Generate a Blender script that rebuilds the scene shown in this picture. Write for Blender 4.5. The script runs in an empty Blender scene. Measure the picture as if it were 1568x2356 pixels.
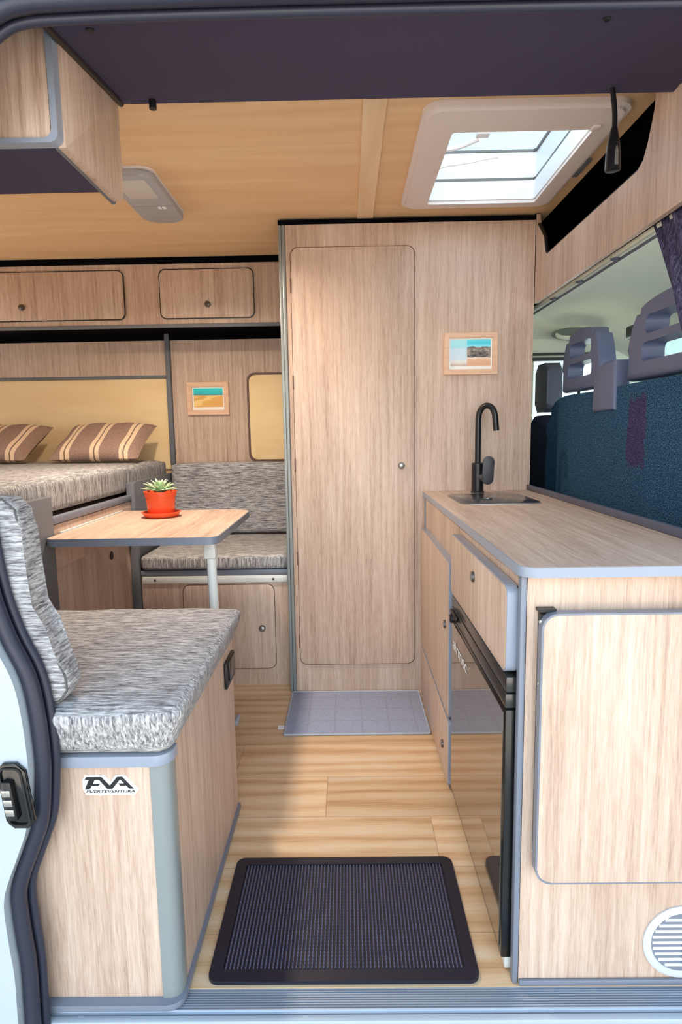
import bpy, bmesh, math, random
from mathutils import Vector, Matrix
random.seed(7)
SC = bpy.context.scene
COL = SC.collection
# ---------------------------------------------------------------- camera
f_px, yaw, pit, rol = 1400.0, 0.01107467, 0.12965504, 0.01628344
cn = Vector((-math.sin(yaw)*math.cos(pit), math.cos(yaw)*math.cos(pit), -math.sin(pit)))
cr = Vector((math.cos(yaw), math.sin(yaw), 0))
cd = cn.cross(cr)
r2 = cr*math.cos(rol) + cd*math.sin(rol)
d2 = -cr*math.sin(rol) + cd*math.cos(rol)
cam_d = bpy.data.cameras.new('camera'); cam = bpy.data.objects.new('camera', cam_d); COL.objects.link(cam)
M = Matrix.Identity(4)
for i in range(3):
    M[i][0] = r2[i]; M[i][1] = -d2[i]; M[i][2] = -cn[i]
M[0][3], M[1][3], M[2][3] = 0, 0, 1.13
cam.matrix_world = M
cam_d.sensor_fit = 'VERTICAL'; cam_d.sensor_height = 36.0; cam_d.sensor_width = 36.0*1568/2356
cam_d.lens = f_px/2356*36.0
cam_d.clip_start = 0.02
SC.camera = cam
# ---------------------------------------------------------------- light and exposure
SC.view_settings.view_transform = 'Standard'; SC.view_settings.look = 'None'
SC.view_settings.gamma = 1.0; SC.view_settings.use_curve_mapping = False
SC.view_settings.exposure = 0.5
world = bpy.data.worlds.new('sky'); SC.world = world; world.use_nodes = True
wn = world.node_tree.nodes; wl = world.node_tree.links; wn.clear()
wo = wn.new('ShaderNodeOutputWorld'); wb = wn.new('ShaderNodeBackground')
wt = wn.new('ShaderNodeTexCoord'); ws = wn.new('ShaderNodeSeparateXYZ'); wr = wn.new('ShaderNodeValToRGB')
wl.new(wt.outputs['Generated'], ws.inputs[0]); wl.new(ws.outputs[2], wr.inputs[0])
e = wr.color_ramp.elements
e[0].position = 0.0; e[0].color = (0.92, 0.94, 0.95, 1)
e[1].position = 0.9; e[1].color = (0.24, 0.50, 0.82, 1)
m_ = wr.color_ramp.elements.new(0.30); m_.color = (0.76, 0.89, 0.97, 1)
# added bright patch low in the sky facing the door, to light the interior
wr2 = wn.new('ShaderNodeMapRange'); wr2.interpolation_type = 'SMOOTHSTEP'
wr2.inputs[1].default_value = 0.80; wr2.inputs[2].default_value = 0.985; wr2.inputs[3].default_value = 1.15; wr2.inputs[4].default_value = 3.9
wd = wn.new('ShaderNodeVectorMath'); wd.operation = 'DOT_PRODUCT'; wd.inputs[1].default_value = (0.0, -math.cos(math.radians(20)), math.sin(math.radians(20)))
wl.new(wt.outputs['Generated'], wd.inputs[0])
wl.new(wd.outputs['Value'], wr2.inputs[0]); wl.new(wr2.outputs[0], wb.inputs[1])
wl.new(wr.outputs[0], wb.inputs[0]); wl.new(wb.outputs[0], wo.inputs[0])
sd = bpy.data.lights.new('sun', 'SUN'); sd.energy = 17.0; sd.angle = math.radians(1.5); sd.color = (1.0, 0.94, 0.84)
sun = bpy.data.objects.new('sun', sd); COL.objects.link(sun)
sun.rotation_euler = (math.radians(-54), 0, math.radians(-6))   # sun stands behind the van and lights the paving in front of it
# ---------------------------------------------------------------- materials
MATS = {}
def srgb(c):
    return tuple(((x/255)/12.92 if x/255 <= 0.04045 else ((x/255+0.055)/1.055)**2.4) for x in c) + (1.0,)
def base(name, rgb, rough=0.5, metal=0.0, spec=0.5, coat=0.0):
    if name in MATS: return MATS[name]
    m = bpy.data.materials.new(name); m.use_nodes = True
    b = m.node_tree.nodes['Principled BSDF']
    b.inputs['Base Color'].default_value = srgb(rgb); b.inputs['Roughness'].default_value = rough
    b.inputs['Metallic'].default_value = metal; b.inputs['Specular IOR Level'].default_value = spec
    b.inputs['Coat Weight'].default_value = coat
    MATS[name] = m; return m
def N(m, t): return m.node_tree.nodes.new(t)
def Lk(m, a, b): m.node_tree.links.new(a, b)
def coords(m, scale, kind='Object', rnd=True):
    tc = N(m, 'ShaderNodeTexCoord'); mp = N(m, 'ShaderNodeMapping'); mp.inputs['Scale'].default_value = scale
    if rnd:
        oi = N(m, 'ShaderNodeObjectInfo'); mu = N(m, 'ShaderNodeVectorMath'); mu.operation = 'SCALE'
        cb = N(m, 'ShaderNodeCombineXYZ')
        for i in range(3): Lk(m, oi.outputs['Random'], cb.inputs[i])
        mu.inputs['Scale'].default_value = 3.7; Lk(m, cb.outputs[0], mu.inputs[0])
        ad = N(m, 'ShaderNodeVectorMath'); Lk(m, tc.outputs[kind], ad.inputs[0]); Lk(m, mu.outputs[0], ad.inputs[1])
        Lk(m, ad.outputs[0], mp.inputs[0])
    else: Lk(m, tc.outputs[kind], mp.inputs[0])
    return mp.outputs[0]
def noise(m, vec, detail=4, rough=0.55, dist=0.0):
    n = N(m, 'ShaderNodeTexNoise'); n.inputs['Scale'].default_value = 1.0
    n.inputs['Detail'].default_value = detail; n.inputs['Roughness'].default_value = rough
    n.inputs['Distortion'].default_value = dist
    Lk(m, vec, n.inputs['Vector']); return n.outputs[0]
def ramp(m, fac, stops):
    r = N(m, 'ShaderNodeValToRGB'); el = r.color_ramp.elements
    el[0].position = stops[0][0]; el[0].color = srgb(stops[0][1])
    el[1].position = stops[-1][0]; el[1].color = srgb(stops[-1][1])
    for p, c in stops[1:-1]:
        x = el.new(p); x.color = srgb(c)
    Lk(m, fac, r.inputs[0]); return r.outputs[0]
def mixc(m, a, b, fac, mode='MIX'):
    x = N(m, 'ShaderNodeMix'); x.data_type = 'RGBA'; x.blend_type = mode
    if isinstance(fac, float): x.inputs[0].default_value = fac
    else: Lk(m, fac, x.inputs[0])
    for k, v in ((6, a), (7, b)):
        if isinstance(v, tuple): x.inputs[k].default_value = v
        else: Lk(m, v, x.inputs[k])
    return x.outputs[2]
def math_(m, op, a, b=None):
    x = N(m, 'ShaderNodeMath'); x.operation = op
    for k, v in ((0, a), (1, b)):
        if v is None: continue
        if isinstance(v, (int, float)): x.inputs[k].default_value = v
        else: Lk(m, v, x.inputs[k])
    return x.outputs[0]
def setc(m, col): Lk(m, col, m.node_tree.nodes['Principled BSDF'].inputs['Base Color'])
def bump(m, h, s, d=0.002):
    b = N(m, 'ShaderNodeBump'); b.inputs['Strength'].default_value = s; b.inputs['Distance'].default_value = d
    Lk(m, h, b.inputs['Height']); Lk(m, b.outputs[0], m.node_tree.nodes['Principled BSDF'].inputs['Normal'])
def perm(ax, along, across):
    v = [across]*3; v['xyz'.index(ax)] = along; return tuple(v)
def wood(ax):
    k = 'oak_laminate_'+ax
    if k in MATS: return MATS[k]
    m = base(k, (200, 170, 150), 0.42, spec=0.35)
    a = noise(m, coords(m, perm(ax, 2.6, 80)), 5, 0.65)
    b = noise(m, coords(m, perm(ax, 20, 330)), 3, 0.6)
    c = noise(m, coords(m, perm(ax, 0.5, 7)), 2, 0.5)
    s = math_(m, 'ADD', math_(m, 'MULTIPLY', a, 0.45), math_(m, 'ADD', math_(m, 'MULTIPLY', b, 0.3), math_(m, 'MULTIPLY', c, 0.25)))
    setc(m, ramp(m, s, [(0.34, (160, 131, 112)), (0.45, (190, 161, 141)), (0.54, (207, 181, 162)), (0.66, (222, 199, 182))]))
    bump(m, b, 0.08, 0.0006)
    return m
def fabric(ax, name='tweed', cols=None):
    k = name+'_'+ax
    if k in MATS: return MATS[k]
    cols = cols or [(0.36, (88, 86, 88)), (0.46, (142, 139, 140)), (0.54, (174, 171, 171)), (0.64, (208, 206, 206))]
    m = base(k, (150, 146, 143), 0.95, spec=0.1)
    a = noise(m, coords(m, perm(ax, 13 if ax == 'z' else 22, 230)), 3, 0.6, 0.2)
    b = noise(m, coords(m, perm(ax, 90, 500)), 2, 0.5)
    s = math_(m, 'ADD', math_(m, 'MULTIPLY', a, 0.7), math_(m, 'MULTIPLY', b, 0.3))
    setc(m, ramp(m, s, cols)); bump(m, s, 0.5, 0.002)
    return m
def floor_mat():
    m = base('oak_floor_planks', (220, 175, 125), 0.38, spec=0.4)
    tc = N(m, 'ShaderNodeTexCoord'); sp = N(m, 'ShaderNodeSeparateXYZ'); Lk(m, tc.outputs['Object'], sp.inputs[0])
    ry = math_(m, 'DIVIDE', math_(m, 'SUBTRACT', sp.outputs[1], 0.824), 0.212)
    row = math_(m, 'FLOOR', ry); fy = math_(m, 'FRACT', ry)
    xx = math_(m, 'DIVIDE', math_(m, 'ADD', sp.outputs[0], math_(m, 'ADD', math_(m, 'MULTIPLY', row, 0.31), 3.74-0.85-0.31*5)), 1.25)
    pl = math_(m, 'FLOOR', xx); fx = math_(m, 'FRACT', xx)
    wn_ = N(m, 'ShaderNodeTexWhiteNoise'); wn_.noise_dimensions = '2D'
    cb = N(m, 'ShaderNodeCombineXYZ'); Lk(m, row, cb.inputs[0]); Lk(m, pl, cb.inputs[1]); Lk(m, cb.outputs[0], wn_.inputs['Vector'])
    off = N(m, 'ShaderNodeVectorMath'); off.operation = 'SCALE'; off.inputs['Scale'].default_value = 5.0
    Lk(m, wn_.outputs['Color'], off.inputs[0])
    ad = N(m, 'ShaderNodeVectorMath'); Lk(m, tc.outputs['Object'], ad.inputs[0]); Lk(m, off.outputs[0], ad.inputs[1])
    def mp(s):
        p = N(m, 'ShaderNodeMapping'); p.inputs['Scale'].default_value = s; Lk(m, ad.outputs[0], p.inputs[0]); return p.outputs[0]
    a = noise(m, mp((1.6, 13, 13)), 4, 0.55, 0.8)
    w = N(m, 'ShaderNodeTexWave'); w.wave_type = 'BANDS'; w.bands_direction = 'Y'
    w.inputs['Scale'].default_value = 1.0; w.inputs['Distortion'].default_value = 9.0; w.inputs['Detail'].default_value = 2.0; w.inputs['Detail Scale'].default_value = 0.8
    Lk(m, mp((0.9, 5.0, 5.0)), w.inputs['Vector'])
    b = noise(m, mp((10, 170, 170)), 3, 0.5)
    s = math_(m, 'ADD', math_(m, 'MULTIPLY', a, 0.45), math_(m, 'ADD', math_(m, 'MULTIPLY', w.outputs['Fac'], 0.22), math_(m, 'MULTIPLY', b, 0.3)))
    c = ramp(m, s, [(0.25, (206, 158, 116)), (0.42, (234, 194, 150)), (0.56, (244, 211, 172)), (0.75, (248, 226, 198))])
    tone = ramp(m, wn_.outputs['Value'], [(0.0, (214, 208, 200)), (1.0, (255, 255, 255))])
    c = mixc(m, c, tone, 1.0, 'MULTIPLY')
    ly = math_(m, 'LESS_THAN', fy, 0.012); lx = math_(m, 'LESS_THAN', fx, 0.002)
    ln = math_(m, 'MAXIMUM', ly, lx)
    c = mixc(m, c, srgb((150, 104, 66)), math_(m, 'MULTIPLY', ln, 0.5))
    setc(m, c); return m
def ply_mat(name, c0, c1, ax='x', al=1.2, ac=14):
    m = base(name, c1, 0.5, spec=0.25)
    a = noise(m, coords(m, perm(ax, al, ac), rnd=False), 4, 0.55, 0.6)
    setc(m, ramp(m, a, [(0.3, c0), (0.7, c1)])); return m
def cab_fabric():
    m = base('blue_cab_fabric', (30, 58, 82), 0.95, spec=0.08)
    a = noise(m, coords(m, (260, 260, 260), rnd=False), 3, 0.7)
    tc = N(m, 'ShaderNodeTexCoord'); sp = N(m, 'ShaderNodeSeparateXYZ'); Lk(m, tc.outputs['Object'], sp.inputs[0])
    w = noise(m, coords(m, (30, 30, 24), rnd=False), 3, 0.6)
    def band(o, c, h): return math_(m, 'SUBTRACT', 1.0, math_(m, 'DIVIDE', math_(m, 'ABSOLUTE', math_(m, 'SUBTRACT', o, c)), h))
    p = math_(m, 'ADD', math_(m, 'MINIMUM', band(sp.outputs[1], -0.115, 0.075), band(sp.outputs[2], 0.76, 0.14)), math_(m, 'MULTIPLY', w, 0.8))
    c1 = ramp(m, a, [(0.35, (18, 38, 64)), (0.5, (36, 74, 104)), (0.66, (98, 134, 158))])
    c2 = ramp(m, a, [(0.35, (34, 26, 58)), (0.5, (62, 52, 92)), (0.66, (106, 100, 134))])
    g = ramp(m, p, [(0.58, (0, 0, 0)), (0.72, (255, 255, 255))])
    setc(m, mixc(m, c1, c2, g)); bump(m, a, 0.3, 0.001); return m
def pillow_mat(x0, w):
    m = base('striped_linen', (150, 125, 112), 0.95, spec=0.1)
    tc = N(m, 'ShaderNodeTexCoord'); sp = N(m, 'ShaderNodeSeparateXYZ'); Lk(m, tc.outputs['Object'], sp.inputs[0])
    u = math_(m, 'DIVIDE', math_(m, 'ADD', sp.outputs[0], w/2), w)
    v = math_(m, 'FRACT', math_(m, 'DIVIDE', math_(m, 'SUBTRACT', u, 0.135), 0.325))
    st = math_(m, 'LESS_THAN', v, 0.31)
    d = math_(m, 'ABSOLUTE', math_(m, 'SUBTRACT', v, 0.155))
    ln = math_(m, 'LESS_THAN', d, 0.022)
    n = noise(m, coords(m, (300, 300, 300)), 2, 0.6)
    g = ramp(m, n, [(0.3, (130, 104, 92)), (0.7, (182, 152, 136))])
    cr_ = ramp(m, n, [(0.3, (222, 190, 158)), (0.7, (246, 220, 190))])
    c = mixc(m, g, cr_, st); c = mixc(m, c, srgb((128, 104, 92)), math_(m, 'MULTIPLY', ln, st))
    setc(m, c); bump(m, n, 0.3, 0.001); return m
def glass(name, tint, mixf=0.08):
    m = bpy.data.materials.new(name); m.use_nodes = True; m.node_tree.nodes.clear()
    o = N(m, 'ShaderNodeOutputMaterial'); t = N(m, 'ShaderNodeBsdfTransparent'); g = N(m, 'ShaderNodeBsdfGlossy'); x = N(m, 'ShaderNodeMixShader')
    t.inputs[0].default_value = tint; g.inputs['Roughness'].default_value = 0.03; x.inputs[0].default_value = mixf
    Lk(m, t.outputs[0], x.inputs[1]); Lk(m, g.outputs[0], x.inputs[2]); Lk(m, x.outputs[0], o.inputs[0])
    MATS[name] = m; return m
WZ, WY, WX = wood('z'), wood('y'), wood('x')
FX, FZ, FY = fabric('x'), fabric('z'), fabric('y')
floorM = floor_mat()
plyM = ply_mat('ceiling_plywood', (226, 184, 138), (238, 202, 158))
stripM = ply_mat('ceiling_strip_plywood', (230, 194, 152), (244, 214, 176), 'y')
blindM = ply_mat('cream_board', (242, 210, 158), (250, 222, 172), 'x', 2, 10)
greyE = base('grey_edging', (122, 127, 140), 0.35)
lightE = base('pale_grey_edging', (146, 153, 168), 0.3)
profM = base('grey_aluminium_profile', (140, 145, 144), 0.35, metal=0.15)
darkP = base('dark_grey_panel', (108, 110, 116), 0.6)
navy = base('dark_padded_cover', (66, 60, 82), 0.75, spec=0.25)
rubber = base('black_rubber', (20, 22, 40), 0.42, spec=0.5)
sealM = base('rubber_door_seal', (40, 42, 58), 0.42, spec=0.45)
blackP = base('black_plastic', (16, 16, 20), 0.4)
blackG = base('black_gloss', (14, 14, 15), 0.12, spec=0.6)
voidM = base('black_carpet_and_shade', (9, 8, 13), 0.95, spec=0.05)  # black carpet lining; also paints the shade under the rear locker
white = base('white_paint', (178, 187, 196), 0.3, coat=0.3)
whiteP = base('white_plastic', (236, 238, 240), 0.4)
alu = base('aluminium', (186, 194, 206), 0.32, metal=0.55)
aluW = base('white_aluminium', (226, 228, 224), 0.35)
brown = base('brown_edging', (98, 66, 52), 0.5)
steel = base('brushed_steel', (170, 168, 164), 0.35, metal=0.8)
knobD = base('dark_bronze_metal', (96, 88, 82), 0.35, metal=0.6)
mattB = base('matt_black_metal', (22, 21, 24), 0.33, spec=0.5)
leverM = base('satin_black_metal', (62, 60, 64), 0.45)
orange = base('orange_plastic', (238, 92, 44), 0.35)
soilM = base('potting_soil', (120, 92, 70), 0.95)
frameM = ply_mat('pale_frame_wood', (222, 176, 144), (240, 202, 172), 'x', 3, 40)
paperM = base('white_paper', (246, 244, 238), 0.6)
pinkW = base('off_white_plastic', (230, 216, 210), 0.45)
headM = base('cream_headliner', (232, 232, 214), 0.85, spec=0.15)
cabP = base('slate_grey_plastic', (96, 104, 134), 0.42)
cabP2 = base('blue_grey_plastic', (86, 88, 104), 0.5)
lampG = base('grey_lamp_plastic', (172, 172, 178), 0.4)
diffM = base('lamp_diffuser', (206, 200, 194), 0.5)
skyG = glass('blue_tinted_acrylic', (0.80, 0.93, 1.0, 1), 0.06)
winG = glass('clear_glass', (0.84, 0.96, 0.99, 1), 0.05)
cabF = cab_fabric()
groundM = ply_mat('pale_paving', (216, 202, 186), (228, 216, 202), 'x', 2, 3)
fridgeM = base('black_mirror_glass', (158, 146, 134), 0.035, metal=0.8)
fridgeE = base('black_brushed_frame', (78, 76, 74), 0.22, metal=0.6)
sinkM = base('smoked_glass_lid', (66, 66, 72), 0.12, spec=0.3)
def leaf_mat():
    m = base('succulent_leaf', (190, 214, 170), 0.5)
    n = noise(m, coords(m, (40, 40, 40)), 2, 0.5)
    setc(m, ramp(m, n, [(0.35, (150, 186, 128)), (0.65, (214, 232, 198))])); return m
leafM = leaf_mat()
def rug_mat():
    m = base('lavender_grey_pile', (160, 158, 172), 0.98, spec=0.05)
    n = noise(m, coords(m, (240, 240, 240)), 3, 0.7)
    tc = N(m, 'ShaderNodeTexCoord'); sp = N(m, 'ShaderNodeSeparateXYZ'); Lk(m, tc.outputs['Object'], sp.inputs[0])
    def line(ax, per, w):
        return math_(m, 'LESS_THAN', math_(m, 'FRACT', math_(m, 'DIVIDE', math_(m, 'ADD', sp.outputs[ax], 5.02), per)), w)
    g = math_(m, 'MAXIMUM', line(0, 0.105, 0.07), line(1, 0.105, 0.07))
    c = ramp(m, n, [(0.3, (136, 142, 164)), (0.7, (178, 184, 204))])
    setc(m, mixc(m, c, srgb((126, 124, 140)), math_(m, 'MULTIPLY', g, 0.22))); bump(m, n, 0.6, 0.002); return m
rugM = rug_mat()
rugE = base('grey_rug_binding', (174, 180, 190), 0.9, spec=0.1)
def art_dunes():
    m = base('dune_photo_print', (230, 180, 100), 0.5)
    tc = N(m, 'ShaderNodeTexCoord'); sp = N(m, 'ShaderNodeSeparateXYZ'); Lk(m, tc.outputs['Generated'], sp.inputs[0])
    n = noise(m, coords(m, (3, 3, 9), 'Generated', False), 3, 0.5)
    v = math_(m, 'ADD', sp.outputs[2], math_(m, 'MULTIPLY', math_(m, 'SUBTRACT', n, 0.5), 0.10))
    sand = ramp(m, math_(m, 'ADD', math_(m, 'MULTIPLY', sp.outputs[0], -0.5), math_(m, 'ADD', sp.outputs[2], math_(m, 'MULTIPLY', n, 0.6))),
                [(0.05, (232, 172, 92)), (0.35, (236, 178, 96)), (0.38, (248, 208, 130)), (0.62, (250, 214, 140)), (0.66, (222, 164, 84)), (0.9, (240, 196, 120))])
    sky = ramp(m, v, [(0.62, (120, 196, 190)), (0.66, (60, 120, 130)), (0.70, (40, 190, 200)), (1.0, (30, 214, 216))])
    k = ramp(m, v, [(0.615, (0, 0, 0)), (0.625, (255, 255, 255))])
    setc(m, mixc(m, sand, sky, k)); return m
def art_cove():
    m = base('cove_photo_print', (180, 200, 210), 0.5)
    tc = N(m, 'ShaderNodeTexCoord'); sp = N(m, 'ShaderNodeSeparateXYZ'); Lk(m, tc.outputs['Generated'], sp.inputs[0])
    n = noise(m, coords(m, (7, 7, 9), 'Generated', False), 5, 0.65)
    u, z = sp.outputs[0], math_(m, 'ADD', sp.outputs[2], math_(m, 'MULTIPLY', math_(m, 'SUBTRACT', n, 0.5), 0.14))
    sea = ramp(m, z, [(0.02, (206, 178, 160)), (0.16, (242, 236, 230)), (0.24, (216, 230, 240)), (0.62, (208, 232, 244)), (0.72, (170, 232, 240)), (1.0, (178, 240, 246))])
    rock = ramp(m, n, [(0.38, (66, 60, 60)), (0.5, (130, 118, 108)), (0.64, (190, 172, 156))])
    clf = ramp(m, z, [(0.10, (230, 176, 140)), (0.27, (240, 196, 160)), (0.30, (250, 236, 224)), (0.33, (0, 0, 0)), (0.71, (0, 0, 0)), (0.72, (150, 238, 248)), (0.85, (70, 214, 236)), (1.0, (110, 226, 240))])
    kr = ramp(m, z, [(0.325, (0, 0, 0)), (0.335, (255, 255, 255)), (0.70, (255, 255, 255)), (0.71, (0, 0, 0))])
    right = mixc(m, clf, rock, kr)
    k = ramp(m, math_(m, 'ADD', u, math_(m, 'MULTIPLY', math_(m, 'SUBTRACT', n, 0.5), 0.05)), [(0.40, (0, 0, 0)), (0.42, (255, 255, 255))])
    setc(m, mixc(m, sea, right, k)); return m
# ---------------------------------------------------------------- mesh helpers
def rrect(u0, u1, v0, v1, r, seg=5):
    rs = r if isinstance(r, (tuple, list)) else (r,)*4        # order: lower-left, lower-right, upper-right, upper-left
    out = []
    for (cx, cy, a0), rr in zip(((u0, v0, 180), (u1, v0, 270), (u1, v1, 0), (u0, v1, 90)), rs):
        rr = max(rr, 1e-4)
        ox = cx + (rr if cx == u0 else -rr); oy = cy + (rr if cy == v0 else -rr)
        for k in range(seg+1):
            a = math.radians(a0 + 90*k/seg)
            out.append((ox + rr*math.cos(a), oy + rr*math.sin(a)))
    return out
def co(plane, u, v, w):
    return {'xz': (u, w, v), 'xy': (u, v, w), 'yz': (w, u, v)}[plane]
def prism(bm, pts, plane, c0, c1, bev=0.0, seg=2, mi=0):
    a = [bm.verts.new(co(plane, u, v, c0)) for u, v in pts]; b = [bm.verts.new(co(plane, u, v, c1)) for u, v in pts]
    fs = [bm.faces.new(a), bm.faces.new(b)]
    n = len(a)
    for i in range(n): fs.append(bm.faces.new((a[i], a[(i+1) % n], b[(i+1) % n], b[i])))
    for f in fs: f.material_index = mi
    if bev > 0:
        es = list(set(fs[0].edges) | set(fs[1].edges))
        bmesh.ops.bevel(bm, geom=es, offset=bev, segments=seg, affect='EDGES', profile=0.5, clamp_overlap=True)
    return bm
def frame(bm, outer, inner, plane, c0, c1):
    L = []
    for pts in (outer, inner):
        for c in (c0, c1): L.append([bm.verts.new(co(plane, u, v, c)) for u, v in pts])
    o0, o1, i0, i1 = L; n = len(o0)
    for i in range(n):
        j = (i+1) % n
        bm.faces.new((o0[i], o0[j], o1[j], o1[i])); bm.faces.new((i0[i], i1[i], i1[j], i0[j]))
        bm.faces.new((o0[i], i0[i], i0[j], o0[j])); bm.faces.new((o1[i], o1[j], i1[j], i1[i]))
    return bm
def box(bm, x0, x1, y0, y1, z0, z1, bev=0.0, seg=2):
    r = bmesh.ops.create_cube(bm, size=1.0)
    for v in r['verts']:
        v.co = Vector(((x0+x1)/2 + v.co.x*(x1-x0), (y0+y1)/2 + v.co.y*(y1-y0), (z0+z1)/2 + v.co.z*(z1-z0)))
    if bev > 0:
        es = list({e_ for v in r['verts'] for e_ in v.link_edges})
        bmesh.ops.bevel(bm, geom=es, offset=bev, segments=seg, affect='EDGES', profile=0.5, clamp_overlap=True)
    return bm
def tube(bm, path, rad, seg=10, closed=False, flat=None):
    P_ = [Vector(p) for p in path]; n = len(P_)
    R_ = rad if isinstance(rad, (list, tuple)) else [rad]*n
    rings = []; up = None
    for i, p in enumerate(P_):
        a = P_[(i-1) % n] if (closed or i > 0) else p; b = P_[(i+1) % n] if (closed or i < n-1) else p
        t = (b-a).normalized()
        if up is None:
            up = t.orthogonal().normalized()
            if flat is not None: up = (Vector(flat) - t*t.dot(Vector(flat))).normalized()
        up = (up - t*t.dot(up)).normalized(); s = t.cross(up)
        rings.append([bm.verts.new(p + (up*math.cos(2*math.pi*k/seg) + s*math.sin(2*math.pi*k/seg))*R_[i]) for k in range(seg)])
    m = n if closed else n-1
    for i in range(m):
        A, B = rings[i], rings[(i+1) % n]
        for k in range(seg): bm.faces.new((A[k], A[(k+1) % seg], B[(k+1) % seg], B[k]))
    if not closed: bm.faces.new(rings[0]); bm.faces.new(rings[-1])
    return bm
def lathe(bm, prof, c, axis='z', seg=24, sign=1):
    rings = []
    for r, h in prof:
        ring = []
        for k in range(seg):
            a = 2*math.pi*k/seg; p, q = r*math.cos(a), r*math.sin(a); h_ = h*sign
            v = {'z': (p, q, h_), 'y': (p, h_, q), 'x': (h_, p, q)}[axis]
            ring.append(bm.verts.new((c[0]+v[0], c[1]+v[1], c[2]+v[2])))
        rings.append(ring)
    for A, B in zip(rings, rings[1:]):
        for k in range(seg): bm.faces.new((A[k], A[(k+1) % seg], B[(k+1) % seg], B[k]))
    bm.faces.new(rings[0]); bm.faces.new(rings[-1]); return bm
def smooth_path(pts, n=6, closed=False):
    P_ = [Vector(p) for p in pts]; out = []; L = len(P_)
    for i in range(L if closed else L-1):
        g = lambda k: P_[k % L] if closed else P_[min(max(k, 0), L-1)]
        p0, p1, p2, p3 = g(i-1), g(i), g(i+1), g(i+2)
        for k in range(n):
            t = k/n
            out.append(0.5*((2*p1)+(p2-p0)*t+(2*p0-5*p1+4*p2-p3)*t*t+(3*p1-p0-3*p2+p3)*t**3))
    if not closed: out.append(P_[-1])
    return out
def cushion_bm(x0, x1, y0, y1, z0, z1, r, puff=0.0, cuts=26, seed=0):
    bm = bmesh.new(); bmesh.ops.create_cube(bm, size=2.0)
    bmesh.ops.subdivide_edges(bm, edges=list(bm.edges), cuts=cuts, use_grid_fill=True)
    lo = Vector((x0, y0, z0)); hi = Vector((x1, y1, z1)); c = (lo+hi)/2; h = (hi-lo)/2
    for v in bm.verts:
        p = Vector((c.x+v.co.x*h.x, c.y+v.co.y*h.y, c.z+v.co.z*h.z)); u = v.co.copy()
        q = Vector([min(max(p[i], lo[i]+r), hi[i]-r) for i in range(3)])
        d = p-q
        p = q + d.normalized()*r if d.length > 1e-9 else p
        k = (1-u.x*u.x)*(1-u.y*u.y)
        if u.z > 0.99: p.z += puff*k
        k2 = (1-u.x*u.x)*(1-u.z*u.z)
        if u.y < -0.99: p.y -= puff*0.5*k2
        v.co = p
    bm.normal_update()
    return bm
def by_normal(bm):
    bm.normal_update()
    for f in bm.faces: f.material_index = 0 if abs(f.normal.z) > 0.55 else 1
# ---------------------------------------------------------------- object helpers
ORG = {}
def mesh_of(name, bm, mats, org, smooth=35):
    bmesh.ops.recalc_face_normals(bm, faces=list(bm.faces))
    for v in bm.verts: v.co -= org
    me = bpy.data.meshes.new(name); bm.to_mesh(me); bm.free()
    for m in (mats if isinstance(mats, (list, tuple)) else [mats]): me.materials.append(m)
    if smooth:
        for p in me.polygons: p.use_smooth = True
        me.set_sharp_from_angle(angle=math.radians(smooth))
    return me
def T(name, label, cat, loc, group=None):
    o = bpy.data.objects.new(name, None); COL.objects.link(o); o.location = loc; o.empty_display_size = 0.05
    o['label'] = label; o['category'] = cat
    if group: o['group'] = group
    ORG[o.name] = Vector(loc); return o
def P(name, bm, mats, parent, label=None, smooth=35):
    org = ORG[parent.name]
    o = bpy.data.objects.new(name, mesh_of(name, bm, mats, org, smooth)); COL.objects.link(o); o.parent = parent
    ORG[o.name] = org
    if label: o['label'] = label
    return o
def TM(name, bm, mats, label, cat, group=None, kind=None, smooth=35):
    lo = Vector([min(v.co[i] for v in bm.verts) for i in range(3)]); hi = Vector([max(v.co[i] for v in bm.verts) for i in range(3)])
    org = Vector(((lo.x+hi.x)/2, (lo.y+hi.y)/2, lo.z))
    if kind == 'structure': org = Vector((0, 0, 0))
    o = bpy.data.objects.new(name, mesh_of(name, bm, mats, org, smooth)); COL.objects.link(o); o.location = org
    o['label'] = label; o['category'] = cat
    if group: o['group'] = group
    if kind: o['kind'] = kind
    ORG[o.name] = org; return o
def S(name, bm, mats, label, cat, smooth=35): return TM(name, bm, mats, label, cat, kind='structure', smooth=smooth)
B = bmesh.new
def knob(parent, c, axis, sign, r=0.0135, h=0.012, dark=False):
    bm = B(); lathe(bm, [(r, 0), (r, h*0.6), (r*0.93, h*0.85), (r*0.72, h*0.9)], c, axis, 20, sign)
    k = P('knob', bm, knobD, parent, 'round dark metal push knob')
    bm = B(); lathe(bm, [(r*0.74, h*0.7), (r*0.74, h*0.98), (r*0.55, h*1.1), (r*0.05, h*1.15)], c, axis, 20, sign)
    P('cap', bm, knobD if dark else steel, k); return k
def text_bm(s, place, shear=0.0, size=1.0):
    cu = bpy.data.curves.new('lettering', 'FONT'); cu.offset = 0.02; cu.body = s; cu.shear = shear; cu.size = size; cu.resolution_u = 3
    ob = bpy.data.objects.new('lettering', cu); COL.objects.link(ob)
    dg = bpy.context.evaluated_depsgraph_get(); me = bpy.data.meshes.new_from_object(ob.evaluated_get(dg))
    bpy.data.objects.remove(ob); bpy.data.curves.remove(cu)
    bm = bmesh.new(); bm.from_mesh(me); bpy.data.meshes.remove(me)
    xs = [v.co.x for v in bm.verts]; ys = [v.co.y for v in bm.verts]; x0, x1, y0, y1 = min(xs), max(xs), min(ys), max(ys)
    for v in bm.verts: v.co = Vector(place((v.co.x-x0)/(x1-x0), (v.co.y-y0)/(y1-y0)))
    return bm
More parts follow.
